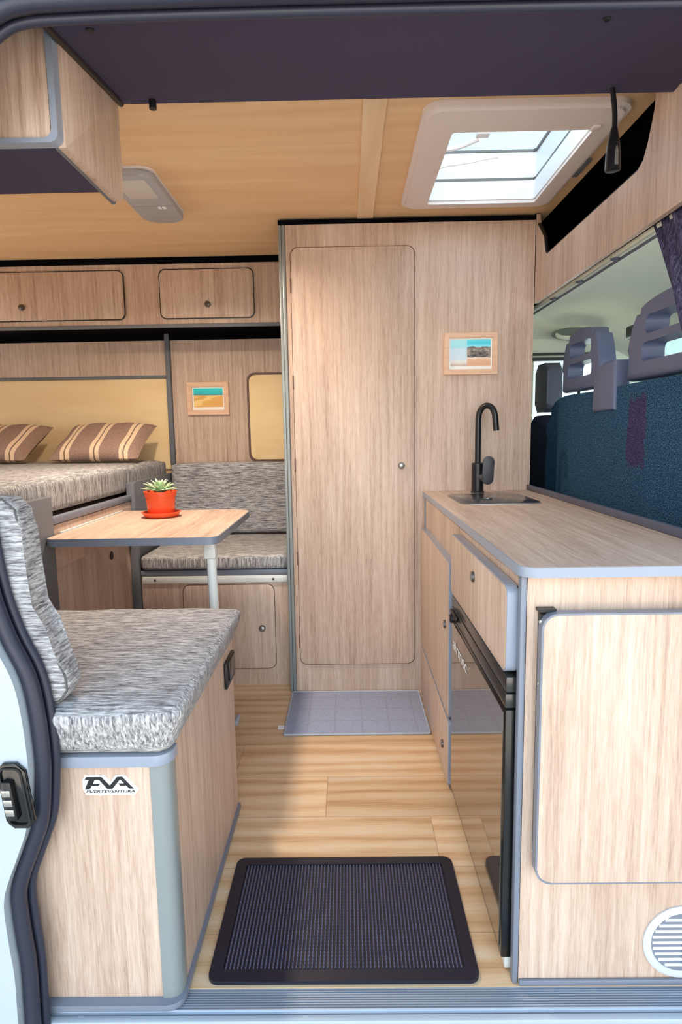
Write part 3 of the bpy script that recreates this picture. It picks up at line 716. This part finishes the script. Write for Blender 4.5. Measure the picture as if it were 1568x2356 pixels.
TM('back_cushion', bm, [FX], 'dark grey tweed backrest cushion of the rear bench', 'cushion', smooth=60)
# ---- table
t = T('dining_table', 'oak laminate dinette table on one white tube leg', 'table', (-0.66, 2.15, 0))
to = rrect(-0.934, -0.398, 1.825, 2.520, (0.035, 0.035, 0.09, 0.001), 7); ti = rrect(-0.931, -0.4015, 1.8285, 2.5165, (0.032, 0.032, 0.087, 0.001), 7)
bm = B(); prism(bm, ti, 'xy', 0.797, 0.8204); P('tabletop', bm, WY, t)
bm = B(); frame(bm, to, ti, 'xy', 0.7965, 0.8198); P('edge_band', bm, greyE, t, 'grey edge band')
bm = B(); tube(bm, [(-0.436, 1.945, 0.001), (-0.443, 1.925, 0.79)], 0.0155, 16); lg = P('leg', bm, aluW, t, 'white tube leg')
bm = B(); box(bm, -0.463, -0.424, 1.905, 1.945, 0.735, 0.7962, 0.006); lathe(bm, [(0.009, 0), (0.009, 0.004), (0.004, 0.005)], (-0.443, 1.905, 0.762), 'y', 14, -1); P('leg_bracket', bm, aluW, lg)
bm = B(); box(bm, -0.9405, -0.9345, 1.95, 2.50, 0.812, 0.8245, 0.001); P('wall_hinge', bm, aluW, t, 'white hinge strip along the bed side')
# ---- potted succulent
px, py, pz = -0.716, 2.315, 0.8206
bm = B(); lathe(bm, [(0.058, 0), (0.064, 0.004), (0.070, 0.016), (0.0735, 0.017), (0.074, 0.020), (0.068, 0.020), (0.062, 0.007), (0.001, 0.006)], (px, py, pz), 'z', 40)
TM('plant_saucer', bm, orange, 'round orange plastic saucer under the potted succulent', 'saucer')
t = T('potted_succulent', 'pale green succulent in an orange plastic pot on the table', 'potted plant', (px, py, pz+0.0065))
zb = pz+0.0068
bm = B(); lathe(bm, [(0.047, 0), (0.049, 0.003), (0.055, 0.070), (0.0585, 0.071), (0.0595, 0.086), (0.0625, 0.087), (0.063, 0.092), (0.058, 0.092), (0.055, 0.080), (0.001, 0.079)], (px, py, zb), 'z', 40); P('pot', bm, orange, t)
bm = B(); lathe(bm, [(0.0545, 0.0795), (0.0545, 0.083), (0.02, 0.087), (0.001, 0.087)], (px, py, zb), 'z', 24); P('soil', bm, soilM, t)
def leaf(az, el, L, w):
    bm = B(); n = 7; rg = []
    for i in range(n+1):
        s = i/n; ww = w*(math.sin(math.pi*min(1, 0.18+0.80*s))**0.8); th = ww*0.42
        x = s*L; z = 0.006*math.sin(s*2.2)
        rg.append([bm.verts.new((x, ww*math.cos(a), z+th*math.sin(a))) for a in [math.pi*2*k/8 for k in range(8)]])
    for A, C in zip(rg, rg[1:]):
        for k in range(8): bm.faces.new((A[k], A[(k+1) % 8], C[(k+1) % 8], C[k]))
    bm.faces.new(rg[0]); bm.faces.new(rg[-1])
    bmesh.ops.transform(bm, matrix=Matrix.Translation((px, py, zb+0.088)) @ Matrix.Rotation(az, 4, 'Z') @ Matrix.Rotation(-el, 4, 'Y'), verts=bm.verts)
    P('leaf', bm, leafM, t, smooth=70)
for ring, (cnt, el, L) in enumerate(((11, 0.18, 0.068), (10, 0.5, 0.066), (8, 0.88, 0.058), (5, 1.2, 0.044))):
    for k in range(cnt): leaf(2*math.pi*(k+0.5*(ring % 2))/cnt + random.uniform(-.12, .12), el+random.uniform(-.08, .08), L*random.uniform(.9, 1.08), 0.0085)
# ---- rear overhead locker
t = T('overhead_locker', 'oak laminate overhead locker along the far wall with two flap doors', 'overhead locker', (-1.2, 3.15, 1.66))
bm = B(); box(bm, -2.24, -0.264, 3.056, 3.318, 1.668, 1.9785); P('carcass', bm, WZ, t)
bm = B(); box(bm, -2.24, -0.264, 3.0565, 3.284, 1.662, 1.6675); P('underside', bm, voidM, t, 'underside with its shade painted black')  # shade under the locker put into the colour
bm = B(); box(bm, -2.24, -0.264, 3.048, 3.10, 1.9505, 1.9788); P('top_rail', bm, voidM, t, 'black strip under the ceiling')
bm = B(); box(bm, -2.24, -0.264, 3.046, 3.056, 1.650, 1.6675, 0.003); P('bottom_rail', bm, darkP, t, 'dark rail along the lower edge')
for x0, x1, kx in ((-0.892, -0.439, -0.662), (-1.80, -1.068, -1.567)):
    bm = B(); frame(bm, rrect(x0-0.003, x1+0.003, 1.691, 1.924, 0.03, 6), rrect(x0+0.001, x1-0.001, 1.695, 1.920, 0.027, 6), 'xz', 3.0475, 3.0555); e1 = bm
    bm = B(); prism(bm, rrect(x0+0.0012, x1-0.0012, 1.6952, 1.9198, 0.0265, 6), 'xz', 3.0465, 3.0555, 0.002); dr = P('flap_door', bm, WZ, t)
    P('door_edge', e1, blackP, dr, 'dark edge line around the flap')
    knob(dr, (kx, 3.0465, 1.757), 'y', -1, 0.0145, 0.012, True)
# ---- near overhead locker
t = T('corner_locker', 'oak laminate locker hanging in the upper corner by the door', 'overhead locker', (-0.75, 1.35, 1.665))
bm = B(); prism(bm, rrect(-0.95, -0.5355, 1.677, 1.905, (0.001, 0.012, 0.001, 0.001), 6), 'xz', 1.196, 1.214, 0.001); P('front_panel', bm, WZ, t)
bm = B()
pts = [(-0.95, 1.6685), (-0.538, 1.6685)] + [(-0.538+0.0165*math.sin(math.radians(a)), 1.685-0.0165*math.cos(math.radians(a))) for a in range(10, 91, 10)] + [(-0.5215, 1.90)]
inn = [(p[0]-0.0115 if p[0] > -0.9 else p[0], p[1]+0.0085) for p in pts]
inn[-1] = (-0.5345, 1.90)
prism(bm, pts + list(reversed(inn)), 'xz', 1.193, 1.2165); P('edge_band', bm, lightE, t, 'pale blue-grey rounded edge')
bm = B(); prism(bm, rrect(1.2168, 1.516, 1.669, 1.898, (0.001, 0.035, 0.001, 0.001), 6), 'yz', -0.5335, -0.5175, 0.0015); P('side_panel', bm, WZ, t)
bm = B(); box(bm, -0.95, -0.5338, 1.2168, 1.43, 1.669, 1.684); P('bottom_panel', bm, navy, t, 'dark underside')
bm = B(); prism(bm, rrect(1.2168, 1.514, 1.6655, 1.69, (0.001, 0.024, 0.001, 0.001), 6), 'yz', -0.5375, -0.5338); P('side_edge', bm, darkP, t)
# ================================================================ PICTURES, MATS, LIGHTS
def picture(name, x0, x1, z0, z1, y, b, mt, art, label):
    t = T(name, label, 'framed picture', ((x0+x1)/2, y, z0))
    bm = B(); frame(bm, rrect(x0, x1, z0, z1, 0.0005, 1), rrect(x0+b, x1-b, z0+b, z1-b, 0.0005, 1), 'xz', y-0.014, y-0.0005)
    frame(bm, rrect(x0+0.0015, x1-0.0015, z0+0.0015, z1-0.0015, 0.0005, 1), rrect(x0+b-0.004, x1-b+0.004, z0+b-0.004, z1-b+0.004, 0.0005, 1), 'xz', y-0.017, y-0.0138)
    P('frame', bm, frameM, t)
    bm = B(); box(bm, x0+b+.0005, x1-b-.0005, y-0.0075, y-0.006, z0+b+.0005, z1-b-.0005); P('mount', bm, paperM, t, 'white paper mount')
    l, r, bo, to_ = mt
    bm = B(); bm.faces.new([bm.verts.new(p) for p in ((x0+b+l, y-0.0079, z0+b+bo), (x1-b-r, y-0.0079, z0+b+bo), (x1-b-r, y-0.0079, z1-b-to_), (x0+b+l, y-0.0079, z1-b-to_))])
    P('print', bm, art, t, smooth=None)
picture('picture_frame', 0.4015, 0.6185, 1.357, 1.523, 2.553, 0.021, (0.006, 0.006, 0.014, 0.005), art_cove(), 'framed print of a rocky cove hanging on the wardrobe above the tap')
picture('picture_frame', -0.846, -0.624, 1.235, 1.408, 3.30, 0.026, (0.008, 0.006, 0.016, 0.006), art_dunes(), 'framed print of sand dunes hanging above the rear bench')
# ceiling light
t = T('ceiling_light', 'grey rectangular lamp on the ceiling near the corner locker', 'ceiling lamp', (-0.69, 2.27, 1.955))
bm = B(); prism(bm, rrect(-0.765, -0.607, 2.045, 2.488, 0.045, 6), 'xy', 1.973, 1.9795); P('base_plate', bm, pinkW, t, 'pale base plate')
bm = B(); prism(bm, rrect(-0.762, -0.612, 2.052, 2.488, 0.043, 6), 'xy', 1.950, 1.9728, 0.008, 3); hs = P('housing', bm, lampG, t)
bm = B(); prism(bm, rrect(-0.742, -0.640, 2.085, 2.235, 0.008, 3), 'xy', 1.9485, 1.952, 0.001); P('diffuser', bm, diffM, t, 'pale lens')
for x in (-0.664, -0.648):
    bm = B(); box(bm, x-0.006, x+0.006, 2.315, 2.335, 1.9465, 1.951, 0.0015); P('switch', bm, whiteP, t)
bm = B(); box(bm, -0.762, -0.612, 2.311, 2.3135, 1.9496, 1.951); P('joint', bm, greyE, t)
ld_ = bpy.data.lights.new('added_rear_fill', 'AREA'); ld_.shape = 'RECTANGLE'; ld_.size = 0.09; ld_.size_y = 0.14; ld_.energy = 12.0; ld_.spread = math.radians(156); ld_.color = (1.0, 0.85, 0.68)  # added warm fill to lift the rear; the fixture itself is off
lo_ = bpy.data.objects.new('added_rear_fill', ld_); COL.objects.link(lo_); lo_.location = (-0.69, 2.16, 1.944)
# roof hatch
t = T('roof_hatch', 'off-white roof hatch with a raised clear dome in the ceiling', 'roof hatch', (0.5, 2.1, 1.95))
bm = B()
frame(bm, rrect(0.215, 0.765, 1.70, 2.425, 0.05, 6), rrect(0.305, 0.705, 1.825, 2.375, 0.012, 6), 'xy', 1.965, 1.9795)
frame(bm, rrect(0.228, 0.752, 1.713, 2.412, 0.045, 6), rrect(0.309, 0.701, 1.829, 2.371, 0.012, 6), 'xy', 1.957, 1.9655)
P('frame', bm, pinkW, t)
bm = B(); frame(bm, rrect(0.303, 0.708, 1.823, 2.378, 0.012, 6), rrect(0.312, 0.699, 1.832, 2.368, 0.012, 6), 'xy', 1.97, 2.033); P('well', bm, whiteP, t, 'white well lining')
bm = B(); frame(bm, rrect(0.303, 0.708, 1.823, 2.378, 0.012, 6), rrect(0.310, 0.701, 1.830, 2.370, 0.012, 6), 'xy', 2.034, 2.044); P('gasket', bm, knobD, t, 'dark rubber gasket')
bm = B(); box(bm, 0.690, 0.712, 1.80, 1.825, 1.951, 1.957, 0.002)
P('catch', bm, pinkW, t)
bm = B(); frame(bm, rrect(0.295, 0.716, 1.815, 2.386, 0.012, 6), rrect(0.303, 0.708, 1.823, 2.378, 0.012, 6), 'xy', 2.045, 2.142)
dm = P('lid', bm, whiteP, t, 'white raised lid skirt')
bm = B()
n = 10; g = [[bm.verts.new((0.300+0.411*i/n, 1.82+0.561*j/n, 2.140+0.035*(1-(2*i/n-1)**2)*(1-(2*j/n-1)**2))) for j in range(n+1)] for i in range(n+1)]
for i in range(n):
    for j in range(n): bm.faces.new((g[i][j], g[i+1][j], g[i+1][j+1], g[i][j+1]))
P('dome', bm, skyG, dm, 'blue tinted clear dome', smooth=80)
bm = B(); frame(bm, rrect(0.303, 0.708, 1.823, 2.378, 0.012, 6), rrect(0.309, 0.702, 1.829, 2.372, 0.012, 6), 'xy', 2.134, 2.142); P('dome_edge', bm, knobD, dm)
bm = B(); tube(bm, smooth_path([(0.312, 2.33, 2.065), (0.33, 2.33, 2.075), (0.345, 2.33, 2.065), (0.37, 2.33, 2.072), (0.45, 2.33, 2.082), (0.545, 2.33, 2.098), (0.56, 2.33, 2.094)], 5), 0.0035, 8); P('crank_rod', bm, pinkW, t, 'bent rod')
bm = B(); tube(bm, smooth_path([(0.31, 2.28, 2.105), (0.40, 2.28, 2.112), (0.47, 2.24, 2.122)], 5), 0.008, 10); box(bm, 0.455, 0.500, 2.20, 2.235, 2.120, 2.138, 0.003); P('handle', bm, pinkW, t)
bm = B(); prism(bm, [(2.06, 0.768), (2.06, 0.776), (2.195, 0.792), (2.195, 0.776)], 'xy', 1.972, 1.9795)
bmesh.ops.delete(bm, geom=list(bm.verts)); box(bm, 0.770, 0.790, 2.06, 2.19, 1.971, 1.9795, 0.003)
TM('ceiling_vent', bm, darkP, 'small dark slot vent in the ceiling to the right of the roof hatch', 'vent')
# reading lamp hanging from beam cover
t = T('reading_lamp', 'black bendy reading lamp hanging from the dark cover panel', 'reading lamp', (0.64, 1.5, 1.73))
Y = 1.505
pth = smooth_path([(0.615, Y, 1.905), (0.620, Y, 1.88), (0.6245, Y, 1.845), (0.625, Y, 1.815), (0.624, Y, 1.805)], 5)
bm = B(); tube(bm, pth, 0.0058, 12); P('stem', bm, blackP, t)
bm = B(); lathe(bm, [(0.0065, 0.092), (0.0085, 0.085), (0.013, 0.062), (0.0165, 0.035), (0.0175, 0.0), (0.013, -0.002)], (0.6245, Y, 1.722), 'z', 24); hd = P('head', bm, mattB, t)
bm = B(); tube(bm, [(0.6245+0.0015, Y-0.0085, 1.782), (0.6255, Y-0.0115, 1.758), (0.6255, Y-0.0125, 1.728)], [0.0035, 0.006, 0.0062], 12); P('reflector', bm, steel, hd, 'silver face')
bm = B(); lathe(bm, [(0.0085, 0), (0.0085, 0.018), (0.006, 0.02)], (-0.436, 1.512, 1.879), 'z', 16); 
TM('rubber_stop', bm, blackP, 'small black peg under the cover panel at the left', 'stop peg')
# door latch on pillar
t = T('door_striker', 'black oval latch plate on the white door pillar', 'door latch', (-0.59, 0.99, 0.445))
sk = Matrix(((1, 0, 0.0), (0, 1, 0), (0, 0, 1)))
def skew(bm):
    for v in bm.verts: v.co.x += (0.51-v.co.z)*0.11
oc = [(-0.600,0.569),(-0.577,0.569),(-0.563,0.554),(-0.563,0.462),(-0.577,0.447),(-0.602,0.447),(-0.614,0.462),(-0.614,0.556)]
bm = B(); prism(bm, oc, 'xz', 0.985, 0.9945, 0.003); skew(bm); P('plate', bm, blackG, t)
bm = B(); frame(bm, rrect(-0.609, -0.568, 0.453, 0.563, 0.012, 4), rrect(-0.6055, -0.5715, 0.4565, 0.5595, 0.010, 4), 'xz', 0.982, 0.9855); skew(bm); P('rim', bm, blackP, t)
bm = B(); box(bm, -0.604, -0.586, 0.975, 0.986, 0.468, 0.540, 0.003); skew(bm); P('block', bm, blackP, t)
for z in (0.521, 0.503, 0.485):
    bm = B(); box(bm, -0.603, -0.588, 0.972, 0.9755, z-0.006, z+0.006, 0.001); skew(bm); P('contact', bm, steel, t, 'pale metal contact pad')
# rubber mat
t = T('rubber_mat', 'black studded rubber mat just inside the door', 'door mat', (-0.02, 1.3, 0))
bm = B(); prism(bm, rrect(-0.306, 0.260, 1.119, 1.489, 0.022, 6), 'xy', 0.0006, 0.004)
frame(bm, rrect(-0.306, 0.260, 1.119, 1.489, 0.022, 6), rrect(-0.278, 0.232, 1.147, 1.463, 0.008, 6), 'xy', 0.004, 0.0085)
bmesh.ops.bevel(bm, geom=[e_ for e_ in bm.edges if all(abs(v.co.z-0.0085) < 1e-5 for v in e_.verts) and len(e_.link_faces) == 2 and abs(e_.calc_face_angle(0)) > 0.5], offset=0.003, segments=2, affect='EDGES', profile=0.5)
P('border', bm, rubber, t)
bm = B()
x = -0.274
while x < 0.229:
    y = 1.151
    while y < 1.459:
        a, b2, c, d3 = x, x+0.0034, y, y+0.0062
        lo = [bm.verts.new(p) for p in ((a, c, 0.004), (b2, c, 0.004), (b2, d3, 0.004), (a, d3, 0.004))]
        hi = [bm.verts.new(p) for p in ((a+.0005, c+.0008, 0.0088), (b2-.0005, c+.0008, 0.0088), (b2-.0005, d3-.0008, 0.0088), (a+.0005, d3-.0008, 0.0088))]
        bm.faces.new(hi)
        for k in range(4): bm.faces.new((lo[k], lo[(k+1) % 4], hi[(k+1) % 4], hi[k]))
        y += 0.0092
    x += 0.0083
o = P('studs', bm, base('sky_sheen_rubber', (92, 88, 108), 0.5), t, 'rows of small rubber studs', smooth=None); o['kind'] = 'stuff'  # black rubber; sky sheen on the stud tops put into the colour
# rug
t = T('rug', 'grey lavender rug in front of the wardrobe', 'rug', (0.02, 2.35, 0))
bm = B(); box(bm, -0.250, 0.294, 2.166, 2.540, 0.0006, 0.006, 0.002); P('pile', bm, rugM, t)
bm = B(); tube(bm, [(p[0], p[1], 0.0045) for p in rrect(-0.2525, 0.2975, 2.1635, 2.5425, 0.006, 3)], 0.0042, 8, closed=True); P('binding', bm, rugE, t, 'pale grey binding')
bm = B(); box(bm, -0.282, -0.256, 2.214, 2.242, 0.0006, 0.0026); P('tag', bm, whiteP, t, 'small white label')
bm = B(); lathe(bm, [(0.011, 0.0005), (0.012, 0.02), (0.010, 0.035), (0.004, 0.037)], (-0.432, 2.285, 0), 'z', 14)
bmesh.ops.delete(bm, geom=list(bm.verts)); box(bm, -0.458, -0.440, 2.24, 2.31, 0.0006, 0.02, 0.006, 3)
TM('door_wedge', bm, rugE, 'small pale wedge on the floor behind the seat box', 'wedge')
# ================================================================ CAB
def yz_outline_seat(bm, pts, x0, x1, bev): prism(bm, pts, 'yz', x0, x1, bev, 4)
def headrest(parent, yc, wb, wt, z0, z1, x0, th):
    def sect(z):
        s = (z-z0)/(z1-z0); return wb + (wt-wb)*s
    # outer outline, holes cut by building side posts and cross bars as one skin
    n = 6
    out = [(yc-wb/2, z0), (yc+wb/2, z0), (yc+wb*0.49, z0+(z1-z0)*0.35)] 
    L = smooth_path([(0, yc+wb*0.49, z0+(z1-z0)*0.35), (0, yc+wt*0.46, z0+(z1-z0)*0.74), (0, yc+wt*0.33, z1-0.016), (0, yc, z1), (0, yc-wt*0.33, z1-0.016), (0, yc-wt*0.46, z0+(z1-z0)*0.74), (0, yc-wb*0.49, z0+(z1-z0)*0.35)], 5)
    out = [(yc-wb/2, z0), (yc+wb/2, z0)] + [(p.y, p.z) for p in L]
    bm = bmesh.new()
    hz = [(z0+(z1-z0)*0.22, z0+(z1-z0)*0.46, 0.31), (z0+(z1-z0)*0.56, z0+(z1-z0)*0.79, 0.28)]
    hol = [rrect(yc-wb*k, yc+wb*k, a, b, 0.018, 5) for a, b, k in hz]
    prism(bm, out, 'yz', x0, x0+th, 0.02, 3)
    me = bpy.data.meshes.new('tmp'); bmesh.ops.recalc_face_normals(bm, faces=list(bm.faces)); bm.to_mesh(me); bm.free()
    ob = bpy.data.objects.new('tmp', me); COL.objects.link(ob)
    cut = bmesh.new()
    for h in hol: prism(cut, h, 'yz', x0-0.1, x0+th+0.1)
    bmesh.ops.recalc_face_normals(cut, faces=list(cut.faces))
    mc = bpy.data.meshes.new('tmpc'); cut.to_mesh(mc); cut.free(); oc_ = bpy.data.objects.new('tmpc', mc); COL.objects.link(oc_)
    md = ob.modifiers.new('b', 'BOOLEAN'); md.object = oc_; md.operation = 'DIFFERENCE'; md.solver = 'EXACT'
    dg = bpy.context.evaluated_depsgraph_get(); fin = bpy.data.meshes.new_from_object(ob.evaluated_get(dg))
    bm = bmesh.new(); bm.from_mesh(fin)
    for q in (ob, oc_): bpy.data.objects.remove(q)
    for q in (fin, me, mc): bpy.data.meshes.remove(q)
    h = P('headrest', bm, cabP, parent, 'slate grey plastic headrest with two slots')
    for s in (-0.22, 0.22):
        bm = B(); tube(bm, [(x0+th*0.55, yc+wb*s, z0-0.03), (x0+th*0.55, yc+wb*s, z0+0.01)], 0.006, 8); P('headrest_rod', bm, blackP, h)
t = T('passenger_seat', 'blue fabric double passenger seat with two slotted headrests', 'car seat', (0.95, 2.0, 0.36))
out = [(1.22, 0.45), (2.73, 0.45), (2.735, 1.00)] + [(p.y, p.z) for p in smooth_path([(0, 2.735, 1.10), (0, 2.69, 1.20), (0, 2.55, 1.258), (0, 2.2, 1.262), (0, 1.72, 1.268), (0, 1.36, 1.255), (0, 1.25, 1.18), (0, 1.22, 1.05)], 5)]
bm = B(); prism(bm, out, 'yz', 0.885, 1.00, 0.03, 4); P('backrest', bm, cabF, t)
bm = B(); box(bm, 1.0, 1.5, 1.22, 2.73, 0.42, 0.62, 0.05, 3); P('seat_base', bm, cabF, t)
headrest(t, 2.408, 0.385, 0.34, 1.278, 1.510, 0.90, 0.062)
headrest(t, 1.735, 0.55, 0.50, 1.278, 1.512, 0.90, 0.07)
bm = B(); prism(bm, [(2.030, 1.190), (2.205, 1.187), (2.197, 1.31), (2.165, 1.338), (2.120, 1.350), (2.035, 1.352)], 'yz', 0.872, 0.93, 0.012, 3); P('belt_guide', bm, cabP, t, 'grey plastic seat belt guide')
t = T('driver_seat', 'dark blue driver seat partly hidden behind the wardrobe', 'car seat', (1.05, 3.1, 0.36))
bm = B(); prism(bm, [(2.90, 0.45), (3.24, 0.45), (3.24, 1.17), (3.19, 1.20), (3.08, 1.20), (2.97, 1.15), (2.915, 1.03)], 'yz', 0.96, 1.07, 0.03, 4); P('backrest', bm, base('navy_seat_fabric', (48, 54, 74), 0.9, spec=0.1), t)
bm = B(); prism(bm, rrect(3.045, 3.235, 1.215, 1.455, 0.04, 5), 'yz', 0.985, 1.06, 0.015, 3); P('headrest', bm, cabP2, t)
bm = B(); box(bm, 1.07, 1.5, 2.92, 3.24, 0.42, 0.60, 0.05, 3); P('seat_base', bm, navy, t)
# grab handle and mirror
t = T('grab_handle', 'oval grey-green grab handle on the headliner above the driver window', 'grab handle', (1.2, 3.2, 1.58))
bm = B(); lathe(bm, [(0.135, 0.0), (0.135, 0.006), (0.12, 0.012), (0.001, 0.012)], (1.185, 3.205, 1.608), 'y', 32, -1)
for v in bm.verts: v.co.z = 1.608 + (v.co.z-1.608)*0.24
P('recess', bm, base('grey_green_plastic', (112, 120, 112), 0.6), t)
bm = B(); tube(bm, smooth_path([(1.075, 3.20, 1.608), (1.095, 3.182, 1.592), (1.185, 3.175, 1.586), (1.275, 3.182, 1.592), (1.295, 3.20, 1.608)], 5), 0.010, 10); P('grip', bm, headM, t)
bm = B(); box(bm, 1.325, 1.352, 2.62, 2.98, 1.545, 1.605, 0.012, 3); tube(bm, [(1.35, 2.80, 1.58), (1.43, 2.80, 1.64)], 0.008, 8)
TM('sun_visor', bm, blackP, 'black rectangular visor seen between the two headrests', 'sun visor')
# curtain
bm = B(); nU, nV = 44, 16; G = []
for i in range(nU+1):
    row = []
    for j in range(nV+1):
        u = i/nU; v = j/nV
        y = (1.655 - 0.17*v**0.9 - 0.06*v) - u*(0.46 - 0.18*v); z = 1.647 - v*0.42
        x = 0.796 + 0.007*math.sin(u*46+v*3) + 0.004*math.sin(u*21-v*5)
        row.append(bm.verts.new((x, y, z)))
    G.append(row)
for i in range(nU):
    for j in range(nV): bm.faces.new((G[i][j], G[i+1][j], G[i+1][j+1], G[i][j+1]))
r_ = bmesh.ops.extrude_face_region(bm, geom=list(bm.faces))
for v in r_['geom']:
    if isinstance(v, bmesh.types.BMVert): v.co.x += 0.002
TM('curtain', bm, fabric('z', 'plum_grey_curtain', [(0.34, (40, 36, 58)), (0.5, (70, 66, 92)), (0.66, (110, 106, 132))]), 'dark plum grey curtain gathered under the pelmet panel at the right', 'curtain', smooth=80)
